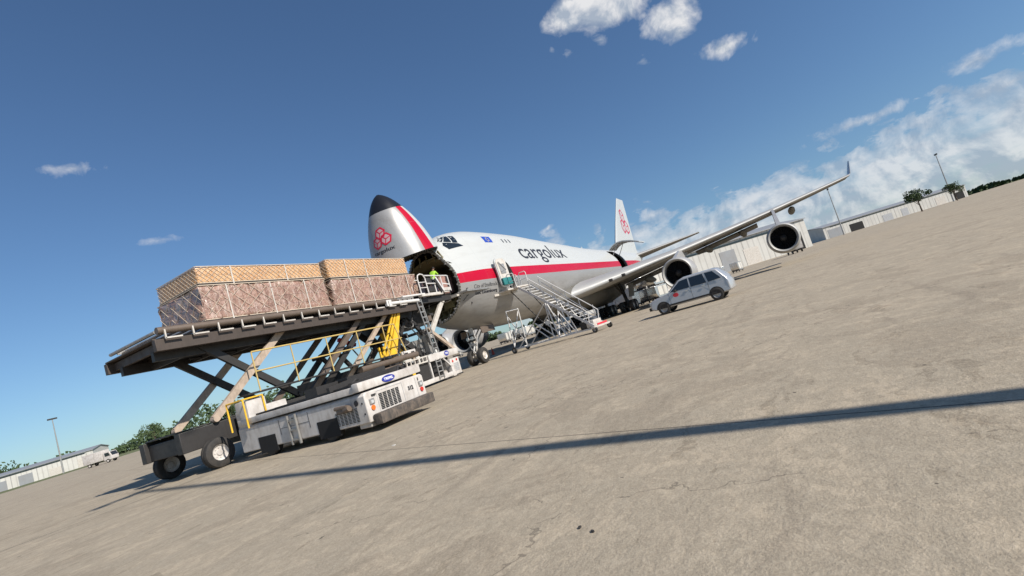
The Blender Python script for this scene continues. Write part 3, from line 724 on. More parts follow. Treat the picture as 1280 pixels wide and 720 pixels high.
# yellow walkway rail
m = MB(); xs = [-11.1, -9.3, -7.4, -5.5, -3.65]
for x in xs: m.tube((x, -2.3, 2.3), (x, -2.3, 3.9), .028, 8)
m.tube((-11.1, -2.3, 3.9), (-2.7, -2.3, 3.95), .035, 8); m.tube((-11.1, -2.3, 3.1), (-2.4, -2.3, 3.12), .03, 8); m.tube((-2.75, -2.3, 3.95), (-2.35, -2.3, 2.35), .035, 8)
LB(m, 'guard_rail', 'paleyellow')
# deck
m = MB(); m.box((-6.9, -1.88, 4.78), (14.6, .22, .42)); m.box((-6.9, 1.88, 4.78), (14.6, .22, .42))
for k in range(13): m.box((-13.9+k*1.17, 0, 4.8), (.14, 3.6, .3))
m.box((-6.9, 0, 5.02), (14.6, 3.7, .06)); LB(m, 'deck_frame', 'underdeck', bev=.015)
m = MB(); m.box((-6.9, -1.2, 4.5), (14.2, .2, .34)); m.box((-6.9, 1.2, 4.5), (14.2, .2, .34)); m.tube((-13, -.5, 4.45), (-.5, -.5, 4.45), .09, 8); m.tube((-12, .3, 4.4), (0, .3, 4.4), .06, 8)
for k in range(9): m.box((-13+k*1.5, 0, 4.42), (.1, 2.3, .2))
LB(m, 'slide_beam', 'dark')
m = MB(); m.tube((-14.1, -2.02, 5.28), (-1.7, -2.02, 5.30), .13, 12); LB(m, 'side_tube', 'brown')
for k in range(14):
    x = -13.9+k*.95; m = MB(); m.box((x, -2.14, 5.12), (.05, .06, .34)); m.box((x+.27, -2.14, 4.98), (.55, .06, .05)); LB(m, 'guide_bracket', 'lightsteel')
m = MB()
for k in range(36):
    x = -14+k*.4; m.tube((x, -1.75, 5.3), (x, 1.75, 5.3), .07, 8)
LB(m, 'rollers', 'steel')
m = MB(); m.box((-6.8, -1.72, 5.36), (14, .06, .2)); m.box((-6.8, 1.72, 5.36), (14, .06, .2)); LB(m, 'roller_rail', 'steel')
m = MB(); m.tube((-2.3, -2.1, 5.14), (.15, -2.1, 5.12), .1, 12); m.tube((-1.2, -2.1, 5.44), (.9, -2.1, 5.47), .06, 10); m.box((-2.45, -2.1, 5.18), (.4, .14, .34)); LB(m, 'deck_cylinder', 'white_tube')
# scissor arms
def arm(a, b, y, w, mat, t=.16):
    m = MB(); m.bar((a[0], y, a[1]), (b[0], y, b[1]), t, w)
    for p in (a, b): m.tube((p[0], y-.14, p[1]), (p[0], y+.14, p[1]), w*.42, 10)
    return LB(m, 'scissor_arm', mat)
for y in (-1.5, 1.35):
    arm((-6.1, 1.75), (-2.2, 4.75), y, .22, 'beige' if y < 0 else 'brown'); arm((-7.1, 1.75), (-3.3, 4.75), y*.75, .26, 'dark')
    arm((-8.1, 1.75), (-4.2, 4.75), y, .26, 'brown'); arm((-12.6, 1.75), (-8.9, 4.75), y, .28, 'beige'); arm((-8.7, 1.75), (-12.5, 4.75), y*.85, .28, 'dark')
    arm((-3.0, 4.7), (.45, 1.85), y*.7, .34, 'dark'); arm((-2.7, 2.1), (.35, 4.45), y*.5, .36, 'brown')
    arm((3.05, 4.95), (.85, 2.85), y*1.08, .3, 'lightsteel'); arm((.75, 3.3), (2.75, 1.7), y*1.15, .2, 'beige'); arm((-.6, 4.9), (1.6, 2.1), y*.8, .24, 'dark')
for x in (-5.4, -1, .9): m = MB(); m.tube((x, -1.5, 3.3), (x, 1.4, 3.3), .09, 10); LB(m, 'cross_tube', 'dark')
for a, b in (((-4.4, 1.8), (-5.6, 3.4)), ((-.2, 2.0), (-1.6, 3.7))):
    for y in (-.6, .6): m = MB(); m.tube((a[0], y, a[1]), (b[0], y, b[1]), .12, 10); LB(m, 'lift_cylinder', 'dark')
m = MB(); m.box((1.35, .5, 4.35), (2.5, 2.0, 1.2), bev=.03); m.box((-.9, .6, 4.1), (1.6, 1.6, .5), bev=.03); LB(m, 'lift_housing', 'dark')
for k, pts in enumerate((((-5.2, -1.0, 1.8), (-4.6, -1.2, 2.6), (-4.9, -1.1, 3.2), (-4.3, -1.0, 4.3)), ((-2.2, -1.2, 1.9), (-1.7, -1.3, 2.5), (-1.9, -1.2, 3.1), (-1.3, -1.1, 4.5)), ((-3.9, -.6, 2.0), (-3.2, -.7, 2.9), (-3.4, -.8, 3.5)), ((-.6, -1.5, 2.2), (-.1, -1.6, 3.0), (-.5, -1.5, 3.6), (.1, -1.5, 4.6)))):
    m = MB(); m.path([Vector(p) for p in pts], .04, 6); LB(m, 'hose', 'rubber')
m = MB(); m.box((-4.2, 0, 1.95), (1.6, 1.6, .5)); m.box((-1.6, .2, 1.9), (1.2, 1.7, .5)); m.box((-6.6, .1, 1.95), (1.2, 1.4, .45)); m.tube((-5.4, .9, 2.1), (-1, .9, 2.1), .12, 10); LB(m, 'valve_housing', 'dark')
# yellow inspection props
for (a, b, w0, w1) in (((-3.62, 2.35), (-1.95, 4.62), .07, .07), ((-3.28, 2.35), (-1.58, 4.85), .08, .08)):
    m = MB(); m.prism([(a[0]-w0, a[1]), (a[0]+w0, a[1]), (b[0]+w1*.5, b[1]), (b[0]-w1, b[1])], -1.78, -1.7, 'y'); LB(m, 'maintenance_prop', 'yellow')
m = MB(); m.prism([(-3.08, 2.35), (-2.52, 2.35), (-1.20, 5.0), (-1.38, 5.0)], -1.80, -1.70, 'y'); LB(m, 'maintenance_prop', 'yellow')
for x in (-3.72, -3.40): m = MB(); m.box((x, -1.74, 2.6), (.09, .09, .6)); LB(m, 'prop_foot', 'yellow')
m = MB(); m.prism([(-2.15, 3.72), (-1.72, 3.86), (-.5, 2.5), (-.62, 2.38), (-1.55, 2.38)], -.62, -.5, 'y'); LB(m, 'yellow_boom', 'yellow')
arm((-1.95, 2.1), (-.35, 4.3), -1.05, .2, 'dark')
m = MB(); m.box((-1.9, -2.02, 2.15), (1.15, .12, .42), bev=.02); s_ = LB(m, 'control_box', 'white_gse')
for x in (-2.15, -1.6): m = MB(); m.box((x, -2.09, 2.15), (.26, .02, .2)); o = m.build('lamp_slot', 'dark', s_)
m = MB(); m.bar((-3.4, 1.4, 4.1), (-2.3, 1.4, 3.6), .2); LB(m, 'red_tag_bar', 'red')
# bridge deck reaching into the nose
m = MB(); m.box((2.0, -1.7, 5.1), (3.9, .2, .34)); m.box((2.0, 1.7, 5.1), (3.9, .2, .34)); m.box((2.0, 0, 5.25), (3.9, 3.3, .08)); m.box((3.3, -1.1, 5.47), (.9, .9, .36))
for x in (.2, 1.4, 2.6, 3.8): m.box((x, 0, 5.05), (.14, 3.4, .3))
LB(m, 'bridge_frame', 'dark', bev=.015)
m = MB(); m.box((2.1, -1.9, 5.42), (1.6, .3, .18), bev=.02); m.box((3.3, -1.85, 5.52), (.9, .25, .14), bev=.02); m.box((.95, -2.05, 5.38), (.9, .3, .14)); LB(m, 'bridge_ledge', 'lightsteel')
m = MB(); Y = -2.15
m.path([(.55, Y, 5.45), (.55, Y, 6.45), (.65, Y, 6.66), (.9, Y, 6.74), (1.15, Y, 6.68), (1.28, Y, 6.45), (1.28, Y, 5.45)], .04, 8)
m.path([(.55, Y+.6, 5.45), (.55, Y+.6, 6.5), (1.28, Y+.6, 6.5), (1.28, Y+.6, 5.45)], .035, 8)
for z in (5.85, 6.2): m.tube((.55, Y, z), (1.28, Y, z), .028, 6)
m.tube((1.28, Y, 6.62), (3.9, Y+.2, 6.58), .045, 8); m.tube((1.28, Y, 6.1), (2.5, Y+.1, 6.08), .04, 8)
for x in (2.3, 3.1, 3.9): m.tube((x, Y+.15, 5.5), (x, Y+.15, 6.58), .04, 8)
m.bar((2.5, Y+.1, 6.5), (3.05, Y+.1, 5.55), .05, .12); m.bar((3.1, Y+.12, 6.05), (3.9, Y+.15, 5.95), .04, .07)
LB(m, 'bridge_railing', 'white_tube')
m = MB(); m.box((1.75, Y+.25, 6.25), (.6, .3, .5), bev=.03); m.box((1.95, Y+.3, 5.75), (.8, .3, .35), bev=.03); m.bar((2.25, Y+.05, 6.35), (2.75, Y+.05, 5.5), .12, .16); LB(m, 'control_stand', 'dark')
m = MB(); m.box((3.45, Y+.14, 5.66), (.8, .03, .2)); LB(m, 'kick_plate', 'white_gse')
# ladders
def ladder(m, a, b, w, n, wd=(1, 0, 0), r=.03):
    a = Vector(a); b = Vector(b); wd = Vector(wd)*w/2
    m.bar(a-wd, b-wd, .05, .07); m.bar(a+wd, b+wd, .05, .07)
    for k in range(n): p = a.lerp(b, (k+.5)/n); m.bar(p-wd, p+wd, .04, .06)
m = MB(); ladder(m, (.45, -2.1, 1.9), (.15, -2.1, 5.2), .42, 10); LB(m, 'ladder', 'steel')
m = MB(); ladder(m, (.3, -2.12, .2), (.35, -2.12, 1.4), .45, 4); LB(m, 'ladder', 'steel')
m = MB(); m.path([(.15, -1.6, 3.4), (.5, -1.75, 2.9), (.4, -1.8, 2.4), (.9, -1.8, 2.0), (1.0, -1.7, 2.6), (.6, -1.7, 3.2)], .04, 6); m.path([(.8, -1.3, 4.6), (1.1, -1.6, 3.9), (.7, -1.7, 3.2), (1.1, -1.8, 2.3)], .035, 6); LB(m, 'hose', 'rubber')
m = MB(); m.box((.95, -1.2, 2.6), (.5, .5, 1.6)); m.box((.2, -.8, 2.4), (.9, .6, .9)); m.tube((1.15, -1.7, 1.8), (.9, -1.6, 4.9), .06, 8); LB(m, 'support_column', 'steel')
# front power unit beneath the bridge
m = MB(); m.box((1.1, -1.75, 1.55), (3.0, .7, .42), bev=.06); m.box((1.95, -1.85, .62), (.95, .5, 1.1), bev=.05); m.box((-.1, -1.9, .26), (3.6, .35, .26), bev=.03); m.box((-.35, -1.98, .85), (.1, .1, 1.2)); m.bar((.95, -2.06, 1.3), (1.55, -2.06, .7), .08); FU = LB(m, 'front_unit', 'white_gse')
m = MB(); m.box((.2, -1.2, .85), (3.3, 1.0, 1.1)); m.box((-.95, -1.85, .85), (.9, .3, .85)); m.build('dark_casing', 'dark', FU)
m = MB()
for k in range(5): m.box((2.02+.0*k, -2.11, .38+k*.11), (.5, .015, .05))
for k in range(4): m.box((1.84+k*.12, -2.112, .6), (.02, .012, .5))
m.build('vent_grille', 'grey_gse', FU)
for x, z in ((1.72, .98), (2.15, 1.02)): m = MB(); m.tube((x, -2.1, z), (x, -2.13, z), .07, 12); m.build('tail_lamp', 'redlens', FU)
m = MB(); m.box((-1.4, -1.98, 1.75), (1.9, .1, .08)); m.box((-1.4, -1.98, 1.45), (1.9, .1, .08))
for k in range(6): m.box((-2.25+k*.35, -1.98, 1.6), (.06, .08, .3))
LB(m, 'step_frame', 'lightsteel')
m = MB(); m.box((2.15, -2.0, .1), (.7, .2, .08)); LB(m, 'rubber_foot', 'rubber')
m = MB(); m.box((-2.0, -2.08, 1.0), (.22, .1, .8), bev=.02); LB(m, 'yellow_post', 'yellow')
wheel(LA, Vector((.85, -1.9, .42))-LA.location, .42, .3, 'y', .5, 'white_gse'); wheel(LA, Vector((.85, 1.9, .42))-LA.location, .42, .3, 'y', .5, 'white_gse')
def badge(parent, c, w, h, txt='TREPEL', yface=-1, s=1):
    """blue oval with pale lettering on a face towards -Y"""
    pts = [(c[0]+w/2*math.cos(2*math.pi*k/28), c[2]+h/2*math.sin(2*math.pi*k/28)) for k in range(28)]
    m = MB(); m.prism(pts, c[1], c[1]-.012, 'y'); b = m.build('badge', 'blue', parent)
    pts2 = [(c[0]+w*.46*math.cos(2*math.pi*k/28), c[2]+h*.44*math.sin(2*math.pi*k/28)) for k in range(28)]
    vs, fs = text2d(txt, h*.5, .004, .15); wd = max(p[0] for p in vs)
    decal('badge_lettering', [(p[0]*w*.72/wd, p[1]) for p in vs], fs, lambda u, v: (c[0]-w*.36+u, c[1]-.016, c[2]-h*.17+v), 'badge_white', b, 1)
badge(FU, (1.35, -2.102, 1.58), .46, .32)
rq = random.Random(21)
for k in range(16):     # valve blocks and junction boxes bolted on under the bridge
    p = (rq.uniform(-2.6, 2.6), rq.uniform(-1.75, -.9), rq.uniform(2.0, 4.9)); m = MB(); m.box(p, (rq.uniform(.12, .4), rq.uniform(.1, .3), rq.uniform(.12, .35)), bev=.015); LB(m, 'junction_box', rq.choice(('dark', 'dark', 'steel', 'brown', 'lightsteel')))
for k in range(12):     # hydraulic lines sagging between them
    a = Vector((rq.uniform(-3, 2), rq.uniform(-1.7, -1.0), rq.uniform(2.0, 4.8))); b = a+Vector((rq.uniform(-.8, .8), rq.uniform(-.2, .2), rq.uniform(-1.3, 1.3))); mid = (a+b)/2+Vector((rq.uniform(-.3, .3), -.1, -.25)); m = MB(); m.path([a, a.lerp(mid, .6)+Vector((0, 0, -.08)), mid, b.lerp(mid, .5)+Vector((0, 0, -.08)), b], rq.uniform(.018, .035), 6); LB(m, 'hydraulic_line', rq.choice(('rubber', 'rubber', 'steel')))
m = MB(); m.path([(-1.0, 1.9, 5.3), (-1.0, 1.9, 6.4), (3.9, 1.9, 6.4), (3.9, 1.9, 5.3)], .035, 8); m.tube((-1.0, 1.9, 5.9), (3.9, 1.9, 5.9), .03, 8)
for x in (.3, 1.5, 2.7): m.tube((x, 1.9, 5.3), (x, 1.9, 6.4), .03, 8)
LB(m, 'far_railing', 'white_tube')
# ------------------------------------------------------------------ cargo on the loader
def pallet(name, x0, x1, y0, y1, z0, z1, mat, label, sag=.03, straps=(), cat='cargo stack', group=None, jag=.012, net=0):
    root = empty(name, ((x0+x1)/2, (y0+y1)/2, z0), label, cat, group)
    nx, ny, nz = max(2, int((x1-x0)/.35)), 6, max(2, int((z1-z0)/.3)); rr = random.Random(int(abs(x0*100)+z0*10))
    bm = bmesh.new(); bmesh.ops.create_cube(bm, size=1)
    for v in bm.verts: v.co = Vector((v.co.x*(x1-x0), v.co.y*(y1-y0), (v.co.z+.5)*(z1-z0-.09)+.09))
    bmesh.ops.bevel(bm, geom=bm.edges[:], offset=.02, segments=1, affect='EDGES')
    for a, lo, hi, st in ((0, -(x1-x0)/2, (x1-x0)/2, .3), (1, -(y1-y0)/2, (y1-y0)/2, .5), (2, 0, z1-z0, .22)):
        t = lo+st
        while t < hi-.05:
            no = [0, 0, 0]; no[a] = 1; co = [0, 0, 0]; co[a] = t
            bmesh.ops.bisect_plane(bm, geom=bm.verts[:]+bm.edges[:]+bm.faces[:], plane_co=co, plane_no=no, dist=1e-5); t += st
    for v in bm.verts:
        d = Vector((rr.uniform(-1, 1), rr.uniform(-1, 1), rr.uniform(-1, .4)))*jag; v.co += d
    me = bpy.data.meshes.new('load'); bm.to_mesh(me); bm.free(); me.materials.append(MT[mat])
    for p in me.polygons: p.use_smooth = True
    o = bpy.data.objects.new('load', me); COL.objects.link(o); o.parent = root
    if net:
        m = MB(); X, Yh, h = (x1-x0)/2, (y1-y0)/2, z1-z0; sp = net
        for sgn in (1, -1):
            t = -X-h
            while t < X+h:      # lattice on the long sides
                a = max(-X, t); b = min(X, t+h)
                if b > a:
                    za, zb = (a-t, b-t) if sgn > 0 else (h-(a-t), h-(b-t))
                    for yy in (-Yh-.02, Yh+.02): jj = rr.uniform(-.3, .3)*sp if sp > .4 else 0; m.bar((max(-X, min(X, a+jj)), yy, .08+za*(h-.08)/h), (b, yy, .08+zb*(h-.08)/h), .014, .014)
                t += sp
            t = -Yh-h
            while t < Yh+h:
                a = max(-Yh, t); b = min(Yh, t+h)
                if b > a:
                    za, zb = (a-t, b-t) if sgn > 0 else (h-(a-t), h-(b-t))
                    for xx in (-X-.02, X+.02): m.bar((xx, a, .08+za*(h-.08)/h), (xx, b, .08+zb*(h-.08)/h), .014, .014)
                t += sp
        for zz in (.1, h+.01): m.bar((-X, -Yh-.02, zz), (X, -Yh-.02, zz), .03); m.bar((-X, Yh+.02, zz), (X, Yh+.02, zz), .03); m.bar((-X-.02, -Yh, zz), (-X-.02, Yh, zz), .03); m.bar((X+.02, -Yh, zz), (X+.02, Yh, zz), .03)
        m.build('cargo_net', 'netrope', root)
    m = MB(); m.box((0, 0, .035), (x1-x0+.06, y1-y0+.06, .07)); m.build('pallet_board', 'dark', root)
    for k, sx in enumerate(straps):
        m = MB(); w = .05; lx = sx-(x0+x1)/2; h = z1-z0; hy = (y1-y0)/2+.03
        m.box((lx, -hy, h/2), (w, .02, h)); m.box((lx, 0, h+.02), (w, 2*hy, .02)); m.box((lx, hy, h/2), (w, .02, h)); m.build('strap', 'lightsteel', root)
    return root
GC = 'cargo pallets on the raised loader'
pallet('cargo_pallet', -5.55, 1.05, -1.6, 1.55, 5.45, 6.88, 'cargo_pink', 'long film-wrapped brown cargo stack, lower tier on the loader beside the railing cage', straps=(-4.3, -2.9, -1.3, .2), group=GC, cat='cargo pallet', jag=.05, net=.62)
pallet('cargo_pallet', -5.55, .50, -1.6, 1.5, 6.9, 7.95, 'cargo_tan', 'netted tan carton stack, the upper tier that ends nearest the aircraft nose', straps=(-4.35, -2.95), group=GC, cat='cargo pallet', net=.24)
pallet('cargo_pallet', -12.1, -5.95, -1.6, 1.55, 5.45, 6.95, 'cargo_pink', 'film-wrapped brown cargo stack, lower tier at the rear end of the loader', straps=(-11, -9, -7.2), group=GC, cat='cargo pallet', jag=.05, net=.62)
pallet('cargo_pallet', -12.0, -6.0, -1.55, 1.5, 6.97, 7.75, 'cargo_tan', 'netted tan carton stack, upper tier at the rear end of the loader', straps=(-10.6, -8), group=GC, cat='cargo pallet', net=.24)
pallet('cargo_pallet', 3.95, 5.4, -1.3, .5, 5.4, 6.78, 'cargo_rose', 'small rose-brown cargo stack just inside the open nose', straps=(4.7,), group=GC, cat='cargo pallet')
# ------------------------------------------------------------------ low loader in the foreground
LW = empty('cargo_loader', (-11.5, -9.6, 0), 'low white loader in the foreground with a scuffed black bumper and oval blue badge', 'cargo loader')
m = MB(); m.prism([(-1.36, .3), (-1.36, 1.12), (-1.28, 1.19), (1.28, 1.19), (1.36, 1.12), (1.36, .3)], 0, 6.4, 'y'); m.box((0, .35, .28), (2.5, .5, .25))
BD = m.build('body', 'white_gse', LW, bev=.03)
m = MB(); m.box((-.02, .18, 1.385), (2.86, .28, .27), bev=.05); m.box((-1.34, 3.3, 1.34), (.14, 5.9, .2), bev=.02); m.box((1.34, 3.3, 1.34), (.14, 5.9, .2), bev=.02); m.build('top_frame', 'white_gse', LW)
badge(LW, (-.17, .035, 1.385), .58, .21)
m = MB(); m.box((0, -.2, .34), (2.5, .34, .32), bev=.05); m.box((.02, -.03, .28), (2.4, .1, .2)); BU = m.build('bumper', 'bumper', LW)
m = MB(); m.box((0, 3.3, 1.26), (2.5, 5.6, .1))
for k in range(14): m.tube((-1.2, .7+k*.4, 1.4), (1.2, .7+k*.4, 1.4), .05, 8)
m.box((-.1, 3.2, 1.45), (.14, 5.4, .12)); m.box((.9, 3.2, 1.45), (.14, 5.4, .12)); m.box((-1.0, 3.2, 1.45), (.14, 5.4, .12))
m.build('roller_deck', 'dark', LW)
m = MB()   # folded scissor and hoses piled on the deck
m.bar((-1.2, .6, 1.5), (1.25, .9, 1.62), .12, .14); m.bar((-1.2, 1.6, 1.55), (1.15, 1.4, 1.75), .14, .16); m.box((.6, 2.2, 1.62), (1.3, .5, .36)); m.box((-.6, 2.6, 1.6), (.9, .6, .34)); m.path([(-1.1, .7, 1.5), (-.9, .6, 1.64), (-.6, .8, 1.52), (-.2, .7, 1.6)], .04); m.path([(.8, .5, 1.5), (1.0, .6, 1.66), (1.2, .5, 1.5)], .04)
m.build('folded_linkage', 'dark', LW)
# grille: columns of dark slots pressed in the face, and on the shaded end
m = MB()
for cx in range(5):
    for r_ in range(10): m.box((-.72+cx*.185, -.004, .56+r_*.05), (.145, .02, .034))
g_ = m.build('grille', 'blackhole', LW)
m = MB()
for cx in range(6):
    for r_ in range(10): m.box((-1.362, .45+cx*.17, .42+r_*.042), (.02, .12, .02))
m.build('side_grille', 'blackhole', LW)
m = MB(); m.box((.28, -.004, .8), (.012, .012, .62)); m.box((-.86, -.004, .8), (.012, .012, .62)); m.box((-.29, -.004, 1.12), (1.14, .012, .012)); m.box((.95, -.004, .8), (.01, .012, .62)); m.build('panel_seam', 'grey_gse', LW)
vs, fs = text2d('312', .17, .012); decal('fleet_number', vs, fs, lambda u, v: (.52+u, -.006, .80+v), 'ink', LW, 1)
for x in (-1.12, 1.15):
    m = MB(); m.box((x, -.02, .88), (.19, .04, .17), bev=.012); hb = m.build('headlight', 'steel', LW)
    m = MB(); m.box((x, -.045, .87), (.10, .012, .09)); m.build('lens', 'lens', hb)
    m = MB(); m.tube((x, -.005, .69), (x, -.035, .69), .075, 18); m.build('indicator', 'orange' if x < 0 else 'redlens', LW)
m = MB(); m.box((-1.0, -.02, 1.05), (.16, .04, .05)); m.box((1.08, -.01, 1.05), (.03, .02, .1)); m.build('latch', 'dark', LW)
m = MB(); m.lathe([(0, .085), (.012, .085), (.012, .001)], (-1.372, .36, .95), (-1, 0, 0), 16); m.box((-1.385, .36, .95), (.01, .03, .2), Matrix.Rotation(R(30), 3, 'X')); m.build('lifting_eye', 'ink', LW)
for p in ((-1.36, .14, .9), (-1.36, .12, .58)): m = MB(); m.tube(p, (p[0]-.01, p[1], p[2]), .03, 10); m.build('bolt', 'ink', LW)
vs, fs = text2d('P3', .16, .004); decal('side_mark', vs, fs, lambda u, v: (-1.367, .95-u, .82+v), 'ink', LW, 1)
for y in (1.8, 4.9):
    for x in (-1.2, 1.2): wheel(LW, (x, y, .38), .38, .3, 'x', .5, 'white_gse')
for y in (1.8, 4.9): m = MB(); m.box((-1.345, y, .42), (.05, .95, .55)); m.build('wheel_arch', 'blackhole', LW)
m = MB(); m.box((-1.362, 3.35, .8), (.012, 1.5, .012)); m.box((-1.362, 2.6, .85), (.012, .012, .5)); m.box((-1.362, 4.1, .85), (.012, .012, .5)); m.box((-1.362, 3.35, 1.02), (.02, .16, .05)); m.build('side_panel_seam', 'dark', LW)
m = MB(); ladder(m, (-1.42, 3.35, .2), (-1.42, 3.35, 1.15), .4, 3, (0, 1, 0)); m.build('step_ladder', 'steel', LW)
m = MB(); m.tube((-1.5, .62, .93), (-1.5, 1.15, .95), .06, 10); m.tube((-1.5, .55, .88), (-1.5, .75, .84), .09, 12); m.box((-1.44, .85, .84), (.2, .5, .14), bev=.03); m.build('brass_coupling', 'brown', LW)
m = MB(); m.box((-.95, 6.0, 1.6), (.75, .7, .9), bev=.05); CB = m.build('operator_stand', 'white_gse', LW)
m = MB(); m.path([(-1.45, 5.6, 1.1), (-1.45, 5.6, 2.1), (-.7, 5.6, 2.1), (-.7, 5.6, 1.1)], .03, 8); m.path([(-1.45, 5.6, 2.1), (-1.45, 6.6, 2.1), (-1.45, 6.6, 1.1)], .03, 8); m.build('guard_rail', 'yellow', LW)
# ------------------------------------------------------------------ passenger-style steps up to the crew door
ST = empty('boarding_stairs', (8.25, -9.85, 0), 'white tubular boarding stairs leading up to the open crew door', 'stairs', rz=R(-13.5))
# local: +y climbs towards the door, x across
hw = .62; y0, y1, ztop = .15, 5.5, 4.72
for sx in (-1, 1):
    m = MB(); m.bar((sx*hw, y0, .42), (sx*hw, y1, ztop-.1), .05, .17); m.build('stringer', 'white_tube', ST)
    m = MB(); m.path([(sx*hw, y0+.35, .55), (sx*hw, y0+.15, 1.4), (sx*hw, y0+.5, 1.75), (sx*hw, y1-1.0, ztop+.35)], .032, 8); m.path([(sx*hw, y0+.45, 1.1), (sx*hw, y1-1.2, ztop-.15)], .025, 8)
    for k in range(5): t = k/4; yy = y0+.45+(y1-y0-1.5)*t; zz = .42+(ztop-.52)*(yy-y0)/(y1-y0); m.tube((sx*hw, yy, zz), (sx*hw, yy, zz+1.05), .026, 8)
    m.build('hand_rail', 'white_tube', ST)
for k in range(17):
    t = (k+.6)/17.2; m = MB(); m.box((0, y0+(y1-y0)*t, .42+(ztop-.45)*t), (2*hw-.05, .23, .035)); m.build('step', 'white_tube', ST)
m = MB(); m.box((0, 6.25, ztop), (1.5, 1.5, .1), bev=.01); m.box((-.75, 6.35, ztop-.02), (1.3, 1.0, .1)); m.box((-.6, 6.95, ztop-.14), (2.6, .25, .16)); m.build('platform', 'lightsteel', ST)
m = MB()
for sx in (-1, 1):
    X = sx*.72; m.path([(X, 5.55, ztop+.05), (X, 5.55, ztop+1.0), (X, 5.65, ztop+1.1), (X, 6.15, ztop+1.12), (X, 6.25, ztop+1.0), (X, 6.25, ztop+.05)], .032, 8)
    m.path([(X, 6.5, ztop+.05), (X, 6.5, ztop+1.0), (X, 6.6, ztop+1.1), (X, 7.2, ztop+1.12), (X, 7.25, ztop+1.0), (X, 7.25, ztop+.05)], .032, 8)
    m.tube((X, 5.55, ztop+.55), (X, 6.25, ztop+.55), .022, 6); m.tube((X, 6.5, ztop+.55), (X, 7.25, ztop+.55), .022, 6)
m.build('platform_rail', 'white_tube', ST)
m = MB()   # undercarriage: base beams, A-braces, rear support frame
for sx in (-1, 1):
    X = sx*.72
    m.bar((X, -.1, .32), (X, 7.5, .3), .07, .09)
    m.tube((X, 7.5, .3), (X, 7.35, 3.25), .045, 8)
    m.tube((X, 3.1, .3), (X, 3.45, 2.9), .05, 8); m.tube((X, 3.6, .3), (X, 3.5, 2.9), .04, 8); m.tube((X, 2.5, .3), (X, 3.3, 2.8), .04, 8)
    m.tube((X, 7.0, .35), (X, 3.6, 2.85), .045, 8); m.tube((X, 1.6, .4), (X, 2.6, 2.1), .035, 8); m.tube((X, 3.9, .35), (X, 5.2, 1.6), .04, 8); m.tube((X, 4.9, 1.75), (X, 3.3, .35), .04, 8)
m.tube((-.72, 7.35, 3.25), (.72, 7.35, 3.25), .045, 8); m.tube((-.72, 7.42, 3.1), (.72, 7.5, .5), .04, 8); m.tube((.72, 7.42, 3.1), (-.72, 7.5, .5), .04, 8); m.tube((-.72, 7.5, .3), (.72, 7.5, .3), .045, 8)
for y in (0, 2.6, 3.4, 5.2): m.tube((-.72, y, .32), (.72, y, .32), .045, 8)
m.tube((-.72, 3.45, 2.85), (.72, 3.45, 2.85), .045, 8); m.tube((-.72, 3.1, .35), (.72, 3.45, 2.8), .035, 8); m.tube((.72, 3.1, .35), (-.72, 3.45, 2.8), .035, 8)
m.build('support_frame', 'white_tube', ST)
m = MB(); m.tube((-.3, 6.6, 4.6), (-.1, 4.6, 1.6), .04, 8); m.tube((.3, 5.6, 4.5), (.3, 3.4, 1.0), .04, 8); m.build('lift_ram', 'dark', ST)
m = MB(); m.box((0, 0, .36), (2.1, .3, .12), bev=.02); m.box((0, .5, .62), (1.0, .6, .45), bev=.03); m.build('base_step', 'lightsteel', ST)
m = MB(); m.box((0, 1.1, .6), (.9, .55, .55), bev=.03); m.build('pump_box', 'dark', ST)
m = MB(); m.box((0, -.12, .5), (1.2, .04, .12)); m.build('red_tread', 'red', ST)
for x, y, r_ in ((-.95, -.05, .2), (.95, -.05, .2), (-.78, 7.55, .24), (.78, 7.55, .24)): wheel(ST, (x, y, r_), r_, .14, 'x', .5, 'steel')
# ------------------------------------------------------------------ silver service car by the wing
CR = empty('parked_car', (6.95, -13.85, 0), 'silver service car with a red door mark parked in front of the inner left engine', 'car', rz=R(86))
# local: x forward (front at 0), y left; nearside (towards the camera) is +y
w = .9
prof = [(-.02, .42), (0, .62), (-.06, .86), (-.35, .97), (-1.25, 1.10), (-2.02, 1.68), (-2.3, 1.76), (-3.9, 1.76), (-4.15, 1.70), (-4.62, 1.12), (-4.72, .9), (-4.74, .42), (-4.5, .34), (-.25, .34)]
m = MB(); vs = []; rows = ((-w*.93, .97), (-w, .93), (-w, 0), (w, 0), (w, .93), (w*.93, .97))
def carrow(y, inset):
    out = []
    for (x, z) in prof:
        k = max(0, (z-1.05)/.7); yy = y*(1-.16*k); out.append((x, yy, z))
    return out
for y in (-w, -w*.55, 0, w*.55, w): vs += [(p[0]+(-.09 if abs(y) == w and p[0] > -.4 else (.09 if abs(y) == w and p[0] < -4.5 else 0)), p[1], p[2]+(0 if abs(y) == w else (.035 if p[2] > .8 else 0))) for p in carrow(y, 0)]
k = len(prof); m.add(vs, [(j*k+i, j*k+(i+1) % k, (j+1)*k+(i+1) % k, (j+1)*k+i) for j in range(4) for i in range(k)]+[tuple(range(k)), tuple(range(4*k, 5*k))], True)
body = m.build('body', 'nacelle', CR, sharp=25)
body.modifiers.new('round', 'BEVEL').width = .07; body.modifiers['round'].segments = 3; body.modifiers['round'].limit_method = 'ANGLE'; body.modifiers['round'].angle_limit = R(28)
body.data.materials[0] = worn('silver_car_paint', (.44, .44, .44), .28, .3, .06, (.3, .28, .25), 1.5, coat=.8)
def sidey(z): return w*(1-.16*max(0, (z-1.05)/.7))
